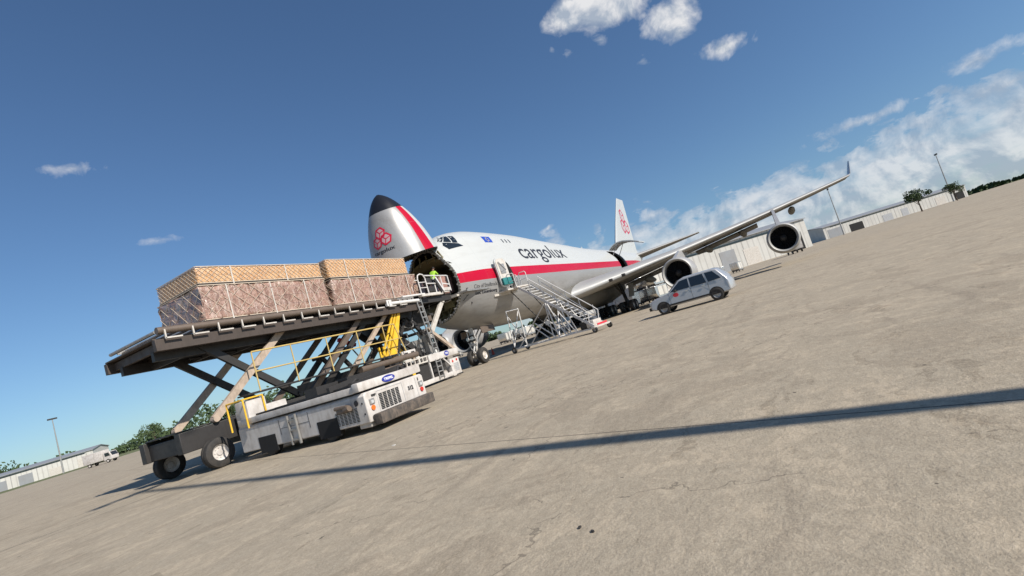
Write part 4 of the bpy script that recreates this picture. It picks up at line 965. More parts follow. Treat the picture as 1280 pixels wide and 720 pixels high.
for sg in (1, -1):
    for poly in ([(-1.42, 1.14), (-2.08, 1.62), (-2.55, 1.66), (-2.55, 1.13)], [(-2.63, 1.13), (-2.63, 1.66), (-3.4, 1.66), (-3.5, 1.13)], [(-3.6, 1.13), (-3.52, 1.66), (-3.95, 1.64), (-4.3, 1.16)]):
        m = MB(); m.add([(x, sg*(sidey(z)+.006), z) for x, z in poly], [tuple(range(len(poly)))]); m.build('side_window', 'glass', CR)
    for cx in (-.82, -3.85):
        pts = [(cx+.41*math.cos(R(a)), .36+.41*math.sin(R(a))) for a in range(0, 181, 12)]
        m = MB(); m.prism(pts, sg*(w-.2), sg*(w+.003), 'y'); m.build('wheel_arch', 'rubber', CR)
        wheel(CR, (cx, sg*(w-.09), .355), .355, .23, 'y', .58, 'steel')
    m = MB(); m.box((-.12, sg*.62, .78), (.16, .38, .16), bev=.04); m.build('headlight', 'lens', CR)
    m = MB(); m.box((-1.75, sg*(w+.1), 1.16), (.14, .2, .14), bev=.03); m.build('mirror', 'dark', CR)
    m = MB()
    for x in (-1.3, -2.59, -3.55): m.box((x, sg*(w+.001), .8), (.012, .012, .62))
    m.box((-2.4, sg*(w+.003), .45), (3.0, .02, .1)); m.build('door_seam', 'dark', CR)
    for x in (-2.35, -3.3): m = MB(); m.box((x, sg*(w+.02), 1.02), (.2, .04, .035)); m.build('door_handle', 'chrome', CR)
    pts = [(-1.7+.17*math.cos(R(a)), .93+.12*math.sin(R(a))) for a in range(0, 360, 30)]
    m = MB(); m.prism(pts, sg*w, sg*(w+.008), 'y'); m.build('door_mark', 'red', CR)
m = MB(); m.add([(-1.33, -.76, 1.16), (-1.33, .76, 1.16), (-1.98, .68, 1.68), (-1.98, -.68, 1.68)], [(0, 1, 2, 3)])
for v in range(4): pass
ws = m.build('windscreen', 'glass', CR); ws.location = (.035, 0, .03)
m = MB(); m.box((-.02, 0, .48), (.2, 1.6, .2), bev=.05); m.box((.02, 0, .72), (.04, 1.0, .12)); m.build('bumper', 'dark', CR)
# ------------------------------------------------------------------ traffic cone in the aircraft's shadow
def cone(loc, label):
    c = empty('traffic_cone', loc, label, 'cone'); m = MB(); m.lathe([(.04, .17), (.4, .09), (.72, .03), (.73, .001)], (0, 0, 0), (0, 0, 1), 16); m.build('cone_body', 'cone', c)
    m = MB(); m.box((0, 0, .02), (.42, .42, .04), bev=.01); m.build('base', 'rubber', c); return c
cone((18.8, 5.6, 0), 'single orange cone standing in the aircraft shadow behind the nose wheels')
# ------------------------------------------------------------------ worker
def person(loc, rz):
    root = empty('person', loc, 'person in a bright green vest bent over the cargo inside the open nose', 'person', rz=rz)
    # local: faces +x; bent forward at the waist, arms reaching down to the load
    J = [((0, 0, .95), .15), ((.06, 0, 1.12), .15), ((.16, 0, 1.32), .165), ((.25, 0, 1.45), .12), ((.31, 0, 1.53), .06),
         ((.0, .10, .88), .11), ((.04, .12, .50), .075), ((-.02, .12, .10), .05), ((.12, .13, .05), .045),
         ((.0, -.10, .88), .11), ((.06, -.12, .50), .075), ((.0, -.12, .10), .05), ((.14, -.13, .05), .045),
         ((.22, .20, 1.40), .075), ((.36, .26, 1.18), .05), ((.58, .20, 1.10), .036), ((.22, -.20, 1.40), .075), ((.36, -.26, 1.18), .05), ((.58, -.20, 1.10), .036)]
    E = [(0, 1), (1, 2), (2, 3), (3, 4), (0, 5), (5, 6), (6, 7), (7, 8), (0, 9), (9, 10), (10, 11), (11, 12), (2, 13), (13, 14), (14, 15), (2, 16), (16, 17), (17, 18)]
    # head chain and fingers continue the same skeleton
    J += [((.36, 0, 1.60), .085), ((.41, 0, 1.68), .088)]; E += [(4, 19), (19, 20)]
    for sg, wr in ((1, 15), (-1, 18)):
        b = len(J); J.append(((.65, sg*.19, 1.08), .03)); E.append((wr, b))
        for k in range(4):
            y = sg*(.155+k*.022); i = len(J); L_ = (.06, .07, .065, .05)[k]
            J.append(((.68, y, 1.075), .010)); J.append(((.68+L_*.6, y, 1.06), .009)); J.append(((.68+L_*.95, y, 1.035), .008)); E += [(b, i), (i, i+1), (i+1, i+2)]
        i = len(J); J.append(((.65, sg*.15, 1.06), .012)); J.append(((.68, sg*.13, 1.04), .010)); E += [(b, i), (i, i+1)]
    me = bpy.data.meshes.new('body'); me.from_pydata([j[0] for j in J], E, [])
    o = bpy.data.objects.new('body', me); COL.objects.link(o)
    md = o.modifiers.new('s', 'SKIN'); 
    sv = me.skin_vertices[0].data if me.skin_vertices else None
    if sv is None:
        bm = bmesh.new(); bm.from_mesh(me); bm.verts.layers.skin.verify(); bm.to_mesh(me); bm.free(); sv = me.skin_vertices[0].data
    for v, j in zip(sv, J): v.radius = (j[1], j[1])
    sv[0].use_root = True
    o.modifiers.new('u', 'SUBSURF').levels = 2; dg = bpy.context.evaluated_depsgraph_get(); dg.update()
    nm = bpy.data.meshes.new_from_object(o.evaluated_get(dg)); bpy.data.objects.remove(o)
    for mt in ('navy', 'hivis', 'skin'): nm.materials.append(MT[mt])
    for p in nm.polygons:
        c = p.center; p.use_smooth = True
        p.material_index = 1 if (.93 < c.z < 1.50 and c.x < .36 and abs(c.y) < .3) else (2 if (c.z > 1.5 or c.x > .5) else 0)
    o = bpy.data.objects.new('body', nm); COL.objects.link(o); o.parent = root
    m = MB(); m.lathe([(-.02, .098), (.03, .104), (.07, .09), (.10, .055), (.112, .001)], (.395, 0, 1.70), (.3, 0, 1), 20); m.build('hair', 'hair', root)
    m = MB(); m.lathe([(0, .012), (.02, .018), (.035, .001)], (.478, 0, 1.665), (1, 0, -.1), 8); m.build('nose', 'skin', root)
    for s in (-1, 1):
        m = MB(); m.lathe([(-.01, .001), (-.006, .012), (.006, .012), (.01, .001)], (.468, s*.035, 1.69), (1, 0, 0), 8); m.build('eye', 'ink', root)
        m = MB(); m.lathe([(-.012, .001), (-.008, .025), (.008, .025), (.012, .001)], (.40, s*.092, 1.665), (0, 1, 0), 8); m.build('ear', 'skin', root)
    m = MB(); m.box((.47, 0, 1.625), (.012, .05, .008)); m.build('mouth', 'redlens', root)
    return root
person((3.42, -1.15, 5.66), R(4))
# ------------------------------------------------------------------ apron light mast behind the camera's right (its shadow crosses the concrete)
MS = empty('apron_light_mast', (-19.72, -32.5, 0), 'tall grey apron light mast whose long shadow lies across the concrete', 'light mast')
m = MB(); m.tube((0, 0, .3), (0, 0, 27), .21, 20, .12); m.build('pole', 'steel', MS)
m = MB(); m.lathe([(0, .6), (.3, .6), (.32, .3)], (0, 0, 0), (0, 0, 1), 20); m.build('base', 'grey_gse', MS)
m = MB(); m.box((0, 0, 26.6), (3.0, .2, .2)); m.build('cross_arm', 'steel', MS)
for k in range(4): m = MB(); m.box((-1.2+k*.8, .15, 26.3), (.5, .3, .4), Matrix.Rotation(R(30), 3, 'X')); m.build('floodlight', 'dark', MS)
# ------------------------------------------------------------------ ground
def ground_mat():
    m, nt, b = nodes('worn_apron_concrete'); co = objco(nt)
    mp = nt.nodes.new('ShaderNodeMapping'); mp.inputs['Rotation'].default_value = (0, 0, R(16)); L(nt, co, mp.inputs[0])
    sp = nt.nodes.new('ShaderNodeSeparateXYZ'); L(nt, mp.outputs[0], sp.inputs[0])
    big = noise(nt, co, .11, 5, .6, .6); mid = noise(nt, mixv(nt, co, .25), .95, 9, .68, .5); sm = noise(nt, co, 3.1, 8, .7, .4); fine = noise(nt, co, 11, 7, .72); grit = noise(nt, co, 48, 4, .7)
    st = nt.nodes.new('ShaderNodeMapping'); st.inputs['Scale'].default_value = (.5, 1.6, 1); st.inputs['Rotation'].default_value = (0, 0, R(70)); L(nt, mixv(nt, co, .4), st.inputs[0]); streak = noise(nt, st.outputs[0], 1.3, 8, .7, .4)
    def k(v, lo, hi, amt): return math_(nt, 'MULTIPLY', ramp(nt, v, [(lo, 0), (hi, 1)]), amt)
    c = mixc(nt, k(mid, .42, .58, 1), (.275, .250, .200), (.510, .430, .322))      # greenish grey against warm tan
    c = mixc(nt, k(big, .38, .62, .45), c, (.46, .385, .295))
    c = mixc(nt, k(sm, .50, .62, .62), c, (.62, .55, .43))
    c = mixc(nt, k(sm, .49, .37, .62), c, (.20, .172, .130))
    c = mixc(nt, k(streak, .52, .62, .60), c, (.215, .185, .145))
    c = mixc(nt, k(streak, .40, .30, .40), c, (.56, .50, .40))
    sl_ = nt.nodes.new('ShaderNodeVectorMath'); sl_.operation = 'FLOOR'; sv_ = nt.nodes.new('ShaderNodeVectorMath'); sv_.operation = 'MULTIPLY_ADD'; L(nt, mp.outputs[0], sv_.inputs[0]); sv_.inputs[1].default_value = (1/15, 1/22, 0); sv_.inputs[2].default_value = (11.4/15, 6.26/22, 0); L(nt, sv_.outputs[0], sl_.inputs[0])
    wn = nt.nodes.new('ShaderNodeTexWhiteNoise'); L(nt, sl_.outputs[0], wn.inputs['Vector'])
    c = mixc(nt, math_(nt, 'MULTIPLY', wn.outputs['Value'], .20), c, (.30, .255, .20))
    wo = noise(nt, mixv(nt, co, .5), .36, 9, .72, 1.0)
    c = mixc(nt, k(wo, .53, .57, .42), c, (.235, .20, .155))
    tm = nt.nodes.new('ShaderNodeMapping'); tm.inputs['Rotation'].default_value = (0, 0, R(-70)); tm.inputs['Scale'].default_value = (.06, 2.6, 1); L(nt, mixv(nt, co, .7), tm.inputs[0]); tn = noise(nt, tm.outputs[0], 1.0, 4, .6, .2)
    c = mixc(nt, k(tn, .60, .66, .32), c, (.16, .135, .11))   # tyre marks
    c = mixc(nt, .18, c, ramp(nt, fine, [(.34, (.18, .15, .11)), (.5, (.42, .365, .285)), (.66, (.74, .66, .53))]))
    c = mixc(nt, .16, c, ramp(nt, grit, [(.36, (.12, .10, .08)), (.5, (.42, .365, .285)), (.64, (.80, .72, .58))]))
    g2 = sm
    # oil spots
    vo = N(nt, 'ShaderNodeTexVoronoi', Scale=.55); L(nt, mixv(nt, co, .7), vo.inputs['Vector'])
    sp2 = nt.nodes.new('ShaderNodeSeparateXYZ'); L(nt, vo.outputs['Color'], sp2.inputs[0])
    rad = math_(nt, 'MULTIPLY', math_(nt, 'POWER', sp2.outputs[0], 11), .20)
    oil = math_(nt, 'LESS_THAN', vo.outputs['Distance'], rad); c = mixc(nt, math_(nt, 'MULTIPLY', oil, .28), c, (.07, .06, .05))
    vs = N(nt, 'ShaderNodeTexVoronoi', Scale=3.2); L(nt, mixv(nt, co, .5), vs.inputs['Vector']); sp3 = nt.nodes.new('ShaderNodeSeparateXYZ'); L(nt, vs.outputs['Color'], sp3.inputs[0])
    dots = math_(nt, 'LESS_THAN', vs.outputs['Distance'], math_(nt, 'MULTIPLY', math_(nt, 'POWER', sp3.outputs[1], 5), .12)); c = mixc(nt, math_(nt, 'MULTIPLY', dots, .7), c, (.045, .04, .035))
    # joints of the slabs, ragged
    wob = math_(nt, 'MULTIPLY', math_(nt, 'SUBTRACT', noise(nt, co, 1.3, 3), .5), .04)
    def joint(v, off, sz, w):
        f = math_(nt, 'PINGPONG', math_(nt, 'ADD', math_(nt, 'ADD', v, wob), off), sz/2); return math_(nt, 'LESS_THAN', f, w)
    j = math_(nt, 'MAXIMUM', joint(sp.outputs[1], 6.26, 44, .04), joint(sp.outputs[0], 11.4, 15, .012))
    c = mixc(nt, math_(nt, 'MULTIPLY', j, .75), c, (.05, .045, .04))
    # fine cracks
    cr = N(nt, 'ShaderNodeTexVoronoi', Scale=.22, feature='DISTANCE_TO_EDGE'); L(nt, mixv(nt, co, 1.2), cr.inputs['Vector'])
    ck = math_(nt, 'MULTIPLY', math_(nt, 'LESS_THAN', cr.outputs['Distance'], .0022), math_(nt, 'GREATER_THAN', big, .5)); c = mixc(nt, math_(nt, 'MULTIPLY', ck, .45), c, (.08, .07, .06))
    c = mixc(nt, 1.0, c, (.82, .795, .755), 'MULTIPLY')
    L(nt, c, b.inputs['Base Color']); b.inputs['Roughness'].default_value = .92; b.inputs['Specular IOR Level'].default_value = .25
    bp = N(nt, 'ShaderNodeBump', Strength=.6, Distance=.025); L(nt, math_(nt, 'ADD', fine, math_(nt, 'ADD', math_(nt, 'MULTIPLY', grit, .4), math_(nt, 'MULTIPLY', g2, .7))), bp.inputs['Height']); L(nt, bp.outputs[0], b.inputs['Normal'])
    return m
def mixv(nt, co, amt):
    n = N(nt, 'ShaderNodeTexNoise', Scale=1.7, Detail=4); L(nt, co, n.inputs['Vector'])
    v = nt.nodes.new('ShaderNodeVectorMath'); v.operation = 'SCALE'; L(nt, n.outputs['Color'], v.inputs[0]); v.inputs['Scale'].default_value = amt
    a = nt.nodes.new('ShaderNodeVectorMath'); a.operation = 'ADD'; L(nt, co, a.inputs[0]); L(nt, v.outputs[0], a.inputs[1]); return a.outputs[0]
MT['ground'] = ground_mat()
MT['grass'] = worn('dry_grass', (.10, .12, .04), .95, 0, .6, (.16, .13, .06), .05)
m = MB(); m.add([(-400, -400, 0), (420, -400, 0), (420, 190, 0), (-400, 190, 0)], [(0, 1, 2, 3)]); tag(m.build('apron', 'ground'), kind='structure')
m = MB(); m.add([(-4000, -4000, -.05), (4000, -4000, -.05), (4000, 4000, -.05), (-4000, 4000, -.05)], [(0, 1, 2, 3)]); tag(m.build('ground', 'grass'), kind='structure')
# ------------------------------------------------------------------ background
def at(px, depth, z=0):
    d = fw+rt*((px-640)/611.4)-up*0; d = Vector((d.x, d.y, 0)); p = CAM+d*depth; return Vector((p.x, p.y, z))
MT['shed'] = worn('pale_cladding', (.55, .54, .50), .6, 0, .3, (.3, .27, .22), .3)
_n = MT['shed'].node_tree; _b = _n.nodes['Principled BSDF']; _c = _b.inputs['Base Color'].links[0].from_socket
_s = _n.nodes.new('ShaderNodeSeparateXYZ'); L(_n, objco(_n), _s.inputs[0]); _f = math_(_n, 'LESS_THAN', math_(_n, 'FRACT', math_(_n, 'MULTIPLY', _s.outputs[0], .55)), .22)
_g = math_(_n, 'LESS_THAN', math_(_n, 'FRACT', math_(_n, 'MULTIPLY', _s.outputs[0], .11)), .02)
L(_n, mixc(_n, math_(_n, 'MAXIMUM', math_(_n, 'MULTIPLY', _f, .3), math_(_n, 'MULTIPLY', _g, .8)), _c, (.2, .19, .18)), _b.inputs['Base Color'])
MT['roof'] = worn('grey_roof_sheet', (.30, .31, .32), .5, .2, .3, (.2, .16, .12), .3)
MT['leaf'] = worn('dark_foliage', (.030, .055, .016), .8, 0, .5, (.07, .095, .03), .6)
MT['leaf2'] = worn('light_foliage', (.055, .085, .025), .8, 0, .5, (.03, .05, .015), .6)
MT['bark'] = worn('bark', (.10, .07, .05), .9, 0, .4, (.04, .03, .02), 2)
def shed(loc, rz, lx, ly, h, label, nwin=8):
    r = empty('hangar', loc, label, 'building', rz=rz); rq = random.Random(nwin*7+int(lx)); m = MB()
    m.prism([(-ly/2, 0), (-ly/2, h), (0, h*1.2), (ly/2, h), (ly/2, 0)], -lx/2, lx/2, 'x'); m.build('wall', 'shed', r)
    m = MB()
    for s in (-1, 1):
        vs = [(-lx/2-.4, s*(ly/2+.5), h-.05), (lx/2+.4, s*(ly/2+.5), h-.05), (lx/2+.4, 0, h*1.2+.12), (-lx/2-.4, 0, h*1.2+.12)]; m.add(vs+[(a, b, c+.25) for a, b, c in vs], [(0, 1, 2, 3), (4, 5, 6, 7), (0, 1, 5, 4), (1, 2, 6, 5), (3, 0, 4, 7)])
    m.build('roof', 'roof', r)
    x = -lx/2+2
    while x < lx/2-6:
        w = rq.choice((3.5, 5, 5, 7)); hh = h*rq.uniform(.5, .72)
        if rq.random() < .7: m = MB(); m.box((x+w/2, -ly/2-.03, hh/2), (w, .1, hh)); m.build('door', rq.choice(('roof', 'grey_gse', 'blackhole', 'lightsteel')), r)
        x += w+rq.uniform(1.5, 6)
    m = MB(); m.box((0, -ly/2-.04, h*.9), (lx*.9, .1, h*.06)); m.build('window_band', 'glass', r)
    return r
shed(at(470, 215), R(-28), 46, 20, 4.2, 'long pale hangar seen far off through the gaps under the raised loader')
shed(at(-20, 240), R(-35), 60, 24, 6.5, 'pale hangar far away at the left beyond the end of the loader', 10)
shed(at(1130, 270), R(-66), 75, 28, 6.5, 'pale cargo shed far away at the right beneath the wing tip', 10)
shed(at(845, 165), R(-58), 80, 30, 9, 'large pale cargo shed closest behind the silver car', 7)
# far trees: one mass of leaf clumps along the field edge, with separate nearer trees in front
def leafclump(m, c, r, n, rr, s=1.0):
    for i in range(n):
        d = Vector((rr.gauss(0, 1), rr.gauss(0, 1), rr.gauss(0, .8))).normalized()*r*rr.uniform(.55, 1.05)
        p = c+d; a = Vector((rr.uniform(-1, 1), rr.uniform(-1, 1), rr.uniform(-1, 1))).normalized()*s*rr.uniform(.6, 1.3); b = a.orthogonal().normalized()*s*rr.uniform(.4, .9)
        m.add([p-a, p-b, p+a, p+b], [(0, 1, 2, 3)])
rr = random.Random(3); m = MB()
for k in range(420):
    px = -420+k*5.2+rr.uniform(-4, 4); dep = rr.uniform(330, 400); h = rr.uniform(6, 9)*(1+.35*math.sin(k*.11)+.25*math.sin(k*.37))*(1.45 if px < 560 else .62); c = at(px, dep, h*.45)
    leafclump(m, c, h*.55, 60, rr, 1.5)
me = bpy.data.meshes.new('distant_woodland'); me.from_pydata(m.v, [], m.f); me.materials.append(MT['leaf'])
wd_ = bpy.data.objects.new('distant_woodland', me); COL.objects.link(wd_); tag(wd_, kind='stuff')
def tree(loc, h, seed, label):
    rr = random.Random(seed); r = empty('tree', loc, label, 'tree', 'trees in front of the far woodland')
    m = MB(); m.tube((0, 0, 0), (.2, .1, h*.55), h*.03, 8, h*.015)
    tips = []
    for k in range(6):
        a = rr.uniform(0, 6.28); t = Vector((math.cos(a)*h*.3, math.sin(a)*h*.3, h*rr.uniform(.5, .85))); m.tube((.1, 0, h*rr.uniform(.25, .45)), t, h*.012, 6, h*.005); tips.append(t)
    m.build('trunk', 'bark', r); m = MB(); tips += [Vector((0, 0, h*.8)), Vector((.1*h, 0, h*.6))]
    for t in tips:
        for q in range(3): leafclump(m, t+Vector((rr.uniform(-1, 1), rr.uniform(-1, 1), rr.uniform(-.6, .8)))*h*.12, h*rr.uniform(.09, .16), 60, rr, h*.03)
    me = bpy.data.meshes.new('crown'); me.from_pydata(m.v, [], m.f); me.materials.append(MT['leaf2']); o = bpy.data.objects.new('crown', me); COL.objects.link(o); o.parent = r
    return r
tl = [(505, 150, 6.0, 'round tree seen through the scissor arms right of the yellow props'), (468, 170, 6.5, 'tree seen through the loader left of the yellow props'), (150, 180, 9, 'tall tree in the open gap at the far left of the apron'), (250, 190, 7, 'small tree beyond the loader rear wheels'), (1010, 230, 9, 'tree beyond the outer engine at the right'), (1190, 190, 10, 'tall tree at the far right of the apron'), (1240, 200, 8, 'smaller tree at the far right edge')]
for i, (px, dep, h, lb) in enumerate(tl): tree(at(px, dep), h, i+11, lb)
# unit load containers, dollies and ground equipment on the far side of the apron
def container(loc, rz, label):
    r = empty('cargo_container', loc, label, 'container', 'aluminium cargo containers on the far apron', rz)
    m = MB(); m.prism([(-1.0, .35), (1.0, .35), (1.0, 1.95), (-1.35, 1.95), (-1.35, .95)], -.75, .75, 'y'); m.build('shell', 'chrome', r, bev=.02)
    m = MB(); m.box((0, -.76, 1.2), (1.7, .02, 1.2)); m.build('curtain_door', 'shed', r)
    m = MB(); m.box((0, 0, .3), (2.5, 1.6, .08))
    m.build('dolly_base', 'dark', r)
    for x in (-.9, .9):
        for y in (-.6, .6): wheel(r, (x, y, .16), .16, .1, 'y', .5, 'steel')
    return r
ct = [(548, 95, 'container standing alone on the apron left of the nose wheels'), (612, 92, 'first container right of the nose wheels'), (622, 93, 'second container right of the nose wheels'), (633, 93, 'third container right of the nose wheels'), (644, 90, 'fourth container right of the nose wheels, beside the stairs'),
      (752, 96, 'container behind the body wheels'), (768, 99, 'container between body and wing wheels'), (806, 88, 'container just right of the wing wheels'), (818, 90, 'container above the silver car bonnet'), (790, 104, 'container standing farthest back behind the wing wheels'),
      (880, 95, 'container behind the silver car roof'), (905, 97, 'container beyond the silver car tail'), (930, 95, 'last container of the row right of the silver car')]
c0 = None
for i, (px, dep, lb) in enumerate(ct):
    p = at(px, dep)
    if c0 is None: c0 = container(p, R(20), lb); continue
    c = copy_tree(c0); c.location = p; c.rotation_euler.z = R(-40+(i*47) % 90); c['label'] = lb
st_ = [(822, 66, 0, 'lower container of the stack of two behind the left inner engine'), (822, 66, 1.75, 'upper container of the stack of two behind the left inner engine'), (797, 68, 0, 'lower container of the stack of two between the wing wheels and the engine'), (797, 68, 1.75, 'upper container of the stack of two between the wing wheels and the engine'), (742, 90, 0, 'container seen beyond the foot of the stairs'), (665, 96, 0, 'container seen through the stair framework')]
for i, (px, dep, z, lb) in enumerate(st_):
    c = copy_tree(c0); c.location = at(px, dep, z); c.rotation_euler.z = R(-30+(i//2)*70); c['label'] = lb
def light_mast(px, dep, label):
    r = empty('light_mast', at(px, dep), label, 'light mast', 'tall masts on the far edge of the apron'); m = MB(); m.tube((0, 0, 0), (0, 0, 22), .3, 8, .15); m.build('pole', 'steel', r); m = MB(); m.box((0, 0, 22), (3, .5, .6)); m.build('floodlight', 'dark', r)
light_mast(30, 200, 'thin light mast at the far left of the apron'); light_mast(1080, 220, 'thin light mast beyond the wing tip at the right'); light_mast(1235, 210, 'thin light mast at the far right edge')
# a belt loader and tugs under the wing
def belt(loc, rz, label):
    r = empty('belt_loader', loc, label, 'belt loader', rz=rz)
    m = MB(); m.box((0, 0, .75), (4.2, 1.6, .5), bev=.05); m.box((.8, -.5, 1.35), (1.0, .6, .8), bev=.06); m.build('chassis', 'white_gse', r)
    m = MB(); m.bar((-3.4, .25, 1.0), (3.6, .25, 3.0), .9, .22); m.build('belt', 'dark', r)
    m = MB(); m.bar((-3.4, -.25, 1.1), (3.6, -.25, 3.1), .05, .3); m.bar((-3.4, .75, 1.1), (3.6, .75, 3.1), .05, .3); m.tube((0, .25, .9), (1.6, .25, 2.3), .08); m.build('belt_frame', 'lightsteel', r)
    for x in (-1.3, 1.3):
        for y in (-.75, .75): wheel(r, (x, y, .38), .38, .24, 'y', .5, 'white_gse')
    return r
belt(at(800, 78), R(25), 'white belt loader with its belt raised behind the wing wheels')
b2 = belt(at(838, 74), R(160), 'white belt loader parked behind the silver car under the left wing')
def truck(loc, rz, label):
    r = empty('service_truck', loc, label, 'truck', rz=rz)
    m = MB(); m.box((-1.2, 0, 2.0), (4.6, 2.3, 2.3), bev=.06); m.build('cargo_box', 'white_gse', r)
    m = MB(); m.prism([(1.25, .6), (3.2, .6), (3.25, 1.4), (2.75, 2.5), (1.25, 2.5)], -1.05, 1.05, 'y'); m.build('cab', 'white_gse', r, bev=.06)
    m = MB(); m.add([(3.255, -.9, 1.5), (3.255, .9, 1.5), (2.84, .85, 2.36), (2.84, -.85, 2.36)], [(0, 1, 2, 3)]); m.build('windscreen', 'glass', r)
    for s in (-1, 1): m = MB(); m.add([(1.6, s*1.056, 1.5), (2.9, s*1.056, 1.5), (2.6, s*1.056, 2.3), (1.6, s*1.056, 2.3)], [(0, 1, 2, 3)]); m.build('side_window', 'glass', r)
    m = MB(); m.box((0, 0, .65), (6.4, 1.0, .25)); m.build('frame', 'dark', r)
    for x in (-2.2, 2.2):
        for y in (-.95, .95): wheel(r, (x, y, .45), .45, .28, 'y', .5, 'white_gse')
    return r
truck(at(775, 88), R(75), 'white box truck parked between the main wheels far back')
truck(at(1010, 110), R(10), 'white box truck alone on the open apron at the right')
truck(at(80, 120), R(-60), 'white box truck far off at the left beyond the loader')
# scraps of debris on the concrete
rr = random.Random(9)
sp_ = [(700, 668, 'first'), ]
m0 = None
for i, (px, py, lb) in enumerate([(725, 660, 'dark scrap of rubber left of its larger twin on the near concrete'), (741, 665, 'larger dark scrap of rubber on the near concrete'), (492, 557, 'tiny pale paper scrap on the concrete below the low loader')]):
    d = fw+rt*((px-640)/611.4)-up*((py-360)/611.4); t = -CAM.z/d.z; p = CAM+d*t
    m = MB(); pts = [(.020*rr.uniform(.6, 1.3)*math.cos(a), .013*rr.uniform(.6, 1.3)*math.sin(a)) for a in [k*.9 for k in range(7)]]; m.prism(pts, 0, .012, 'z')
    o = m.build('debris_scrap', 'rubber' if i < 2 else 'white_tube'); o.location = (p.x, p.y, .001); o.scale = (1, 1, 1) if i < 2 else (2.2, 1.3, 1); o.rotation_euler.z = i*1.1; tag(o, lb, 'scrap')
# ------------------------------------------------------------------ light
SAZ = (.158, .987); EL = R(38)
sl = bpy.data.lights.new('sun', 'SUN'); so = bpy.data.objects.new('sun', sl); COL.objects.link(so)
sd = Vector((SAZ[0]*math.cos(EL), SAZ[1]*math.cos(EL), -math.sin(EL)))
so.rotation_euler = sd.to_track_quat('-Z', 'Y').to_euler(); sl.energy = 5.0; sl.angle = R(.53); sl.color = (1, .93, .84)
w_ = bpy.data.worlds.new('World'); sc.world = w_; w_.use_nodes = True; nt = w_.node_tree; bg = nt.nodes['Background']
sky = nt.nodes.new('ShaderNodeTexSky'); sky.sky_type = 'NISHITA'; sky.sun_disc = False; sky.sun_elevation = EL; sky.sun_rotation = math.atan2(-SAZ[0], -SAZ[1])
sky.air_density = 1.15; sky.dust_density = .6; sky.ozone_density = 2.2; sky.altitude = 100
bg.inputs['Strength'].default_value = .089
tc = nt.nodes.new('ShaderNodeTexCoord'); d_ = tc.outputs['Generated']
lm = nt.nodes.new('ShaderNodeMapping'); lm.vector_type = 'POINT'; lm.inputs['Location'].default_value = (0, 0, .035); lm.inputs['Scale'].default_value = (1, 1, .97); L(nt, d_, lm.inputs[0]); L(nt, lm.outputs[0], sky.inputs[0])
def dot(v):
    n = nt.nodes.new('ShaderNodeVectorMath'); n.operation = 'DOT_PRODUCT'; L(nt, d_, n.inputs[0]); n.inputs[1].default_value = v; return n.outputs['Value']
sx = nt.nodes.new('ShaderNodeSeparateXYZ'); L(nt, d_, sx.inputs[0]); el = sx.outputs[2]
n1 = noise(nt, d_, 9, 10, .58, .3); n2 = noise(nt, d_, 30, 6, .58, .5)
shp = nt.nodes.new('ShaderNodeMapping'); shp.inputs['Location'].default_value = (.012, .075, -.05); shp.inputs['Location'].default_value = (0, -.01, .012); L(nt, d_, shp.inputs[0]); n3 = noise(nt, shp.outputs[0], 9, 10, .62, .3)
nn = math_(nt, 'ADD', math_(nt, 'MULTIPLY', n1, .62), math_(nt, 'MULTIPLY', n2, .38))
def pxdir(px, py): return (fw+rt*((px-640)/611.4)-up*((py-360)/611.4)).normalized()
def blob(px, py, rx, ry, ang=0, amp=1):
    """soft mask round one sky direction; radii in thousandths of a radian"""
    c = pxdir(px, py); zz = Vector((0, 0, 1)); a = zz.cross(c).normalized(); b = c.cross(a).normalized()
    a2 = a*math.cos(R(ang))+b*math.sin(R(ang)); b2 = b*math.cos(R(ang))-a*math.sin(R(ang))
    u = math_(nt, 'DIVIDE', dot(a2), rx); v = math_(nt, 'DIVIDE', dot(b2), ry)
    q = math_(nt, 'SQRT', math_(nt, 'ADD', math_(nt, 'MULTIPLY', u, u), math_(nt, 'MULTIPLY', v, v)))
    front = math_(nt, 'GREATER_THAN', dot(c), .3)
    return math_(nt, 'MULTIPLY', math_(nt, 'MULTIPLY', math_(nt, 'MAXIMUM', math_(nt, 'SUBTRACT', 1, q), -1.0), amp), front)
BL = [(712, 18, .08, .045, 0, 1.05), (762, 6, .12, .06, 5, 1.1), (752, 50, .04, .03, 30, .62), (836, 26, .07, .055, 20, 1.0), (712, 66, .035, .02, 40, .40), (805, 76, .035, .02, 20, .40), (805, 20, .03, .02, 20, .5), (690, 62, .02, .02, 40, .35),
      (684, 286, .035, .012, -15, .55), (695, 275, .02, .008, -15, .3), (905, 60, .09, .03, 10, .7), (1080, 150, .16, .025, 0, .6), (1210, 80, .10, .03, 0, .6), (770, 274, .03, .012, -10, .35), (200, 300, .12, .02, 0, .45), (90, 210, .09, .02, 0, .35)]
mk = None
for b_ in BL:
    v = blob(*b_); v = math_(nt, 'MAXIMUM', v, 0); mk = v if mk is None else math_(nt, 'MAXIMUM', mk, v)
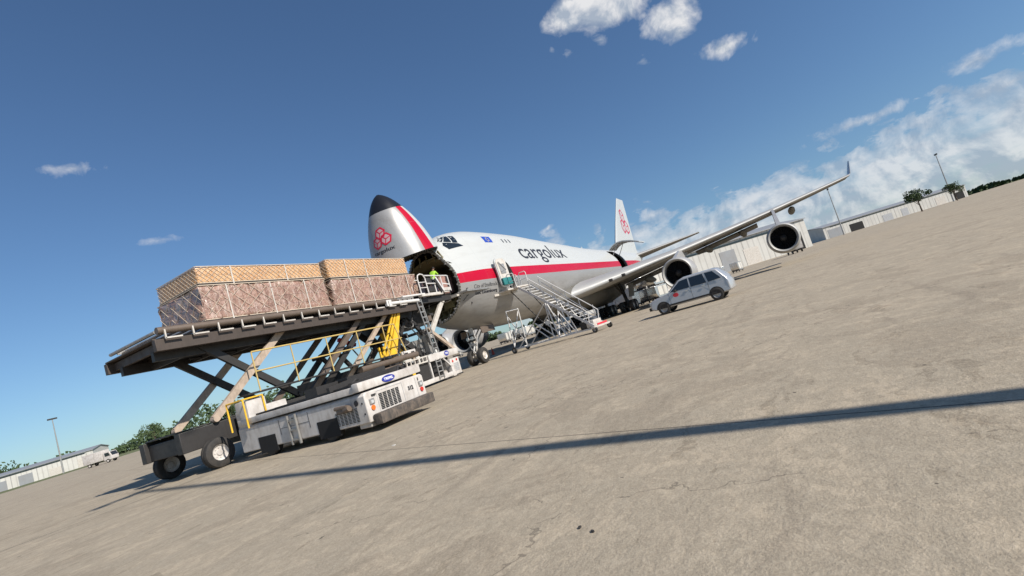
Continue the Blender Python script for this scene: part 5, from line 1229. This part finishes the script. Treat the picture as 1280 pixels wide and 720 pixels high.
d1 = math_(nt, 'ADD', math_(nt, 'MULTIPLY', math_(nt, 'SUBTRACT', nn, .5), 2.2), math_(nt, 'SUBTRACT', math_(nt, 'MULTIPLY', mk, 1.3), .42))
d1 = math_(nt, 'MULTIPLY', d1, math_(nt, 'GREATER_THAN', mk, .0))
# bank of cumulus low over the horizon at the right
fm = nt.nodes.new('ShaderNodeMapping'); fm.inputs['Scale'].default_value = (1, 1, 1.9); L(nt, d_, fm.inputs[0])
b1 = noise(nt, fm.outputs[0], 6.5, 10, .6, .15); b2_ = noise(nt, fm.outputs[0], 26, 6, .6, .3)
rightm = ramp(nt, dot(pxdir(940, 270)), [(.80, 0), (.92, 1)])
bm_ = math_(nt, 'MULTIPLY', math_(nt, 'MINIMUM', math_(nt, 'MAXIMUM', math_(nt, 'SUBTRACT', 1.2, math_(nt, 'DIVIDE', el, .175)), 0), .8), rightm)
bd = math_(nt, 'ADD', math_(nt, 'MULTIPLY', math_(nt, 'SUBTRACT', math_(nt, 'ADD', math_(nt, 'MULTIPLY', b1, .68), math_(nt, 'MULTIPLY', b2_, .32)), .5), 2.6), math_(nt, 'SUBTRACT', math_(nt, 'MULTIPLY', bm_, 1.15), .50))
bd = math_(nt, 'MULTIPLY', bd, math_(nt, 'GREATER_THAN', bm_, 0))
alpha = math_(nt, 'MAXIMUM', ramp(nt, d1, [(0, 0), (.16, .28), (.5, .96)]), ramp(nt, bd, [(0, 0), (.12, .35), (.45, .72)]))
lit = ramp(nt, math_(nt, 'ADD', math_(nt, 'MULTIPLY', math_(nt, 'SUBTRACT', n1, n3), 7), .5), [(.05, (3.7, 4.3, 5.2)), (.95, (7.6, 7.6, 7.7))])
sb = mixc(nt, 1.0, sky.outputs[0], (.64, .81, .98), 'MULTIPLY')   # a clear, dry sky: less red than the model's
cs = mixc(nt, alpha, sb, lit)
L(nt, cs, bg.inputs['Color'])
sc.view_settings.view_transform = 'Standard'; sc.view_settings.look = 'None'; sc.view_settings.exposure = .28; sc.view_settings.gamma = 1
sc.cycles.use_denoising = True
sc.cycles.max_bounces = 6; sc.cycles.diffuse_bounces = 3; sc.cycles.glossy_bounces = 3
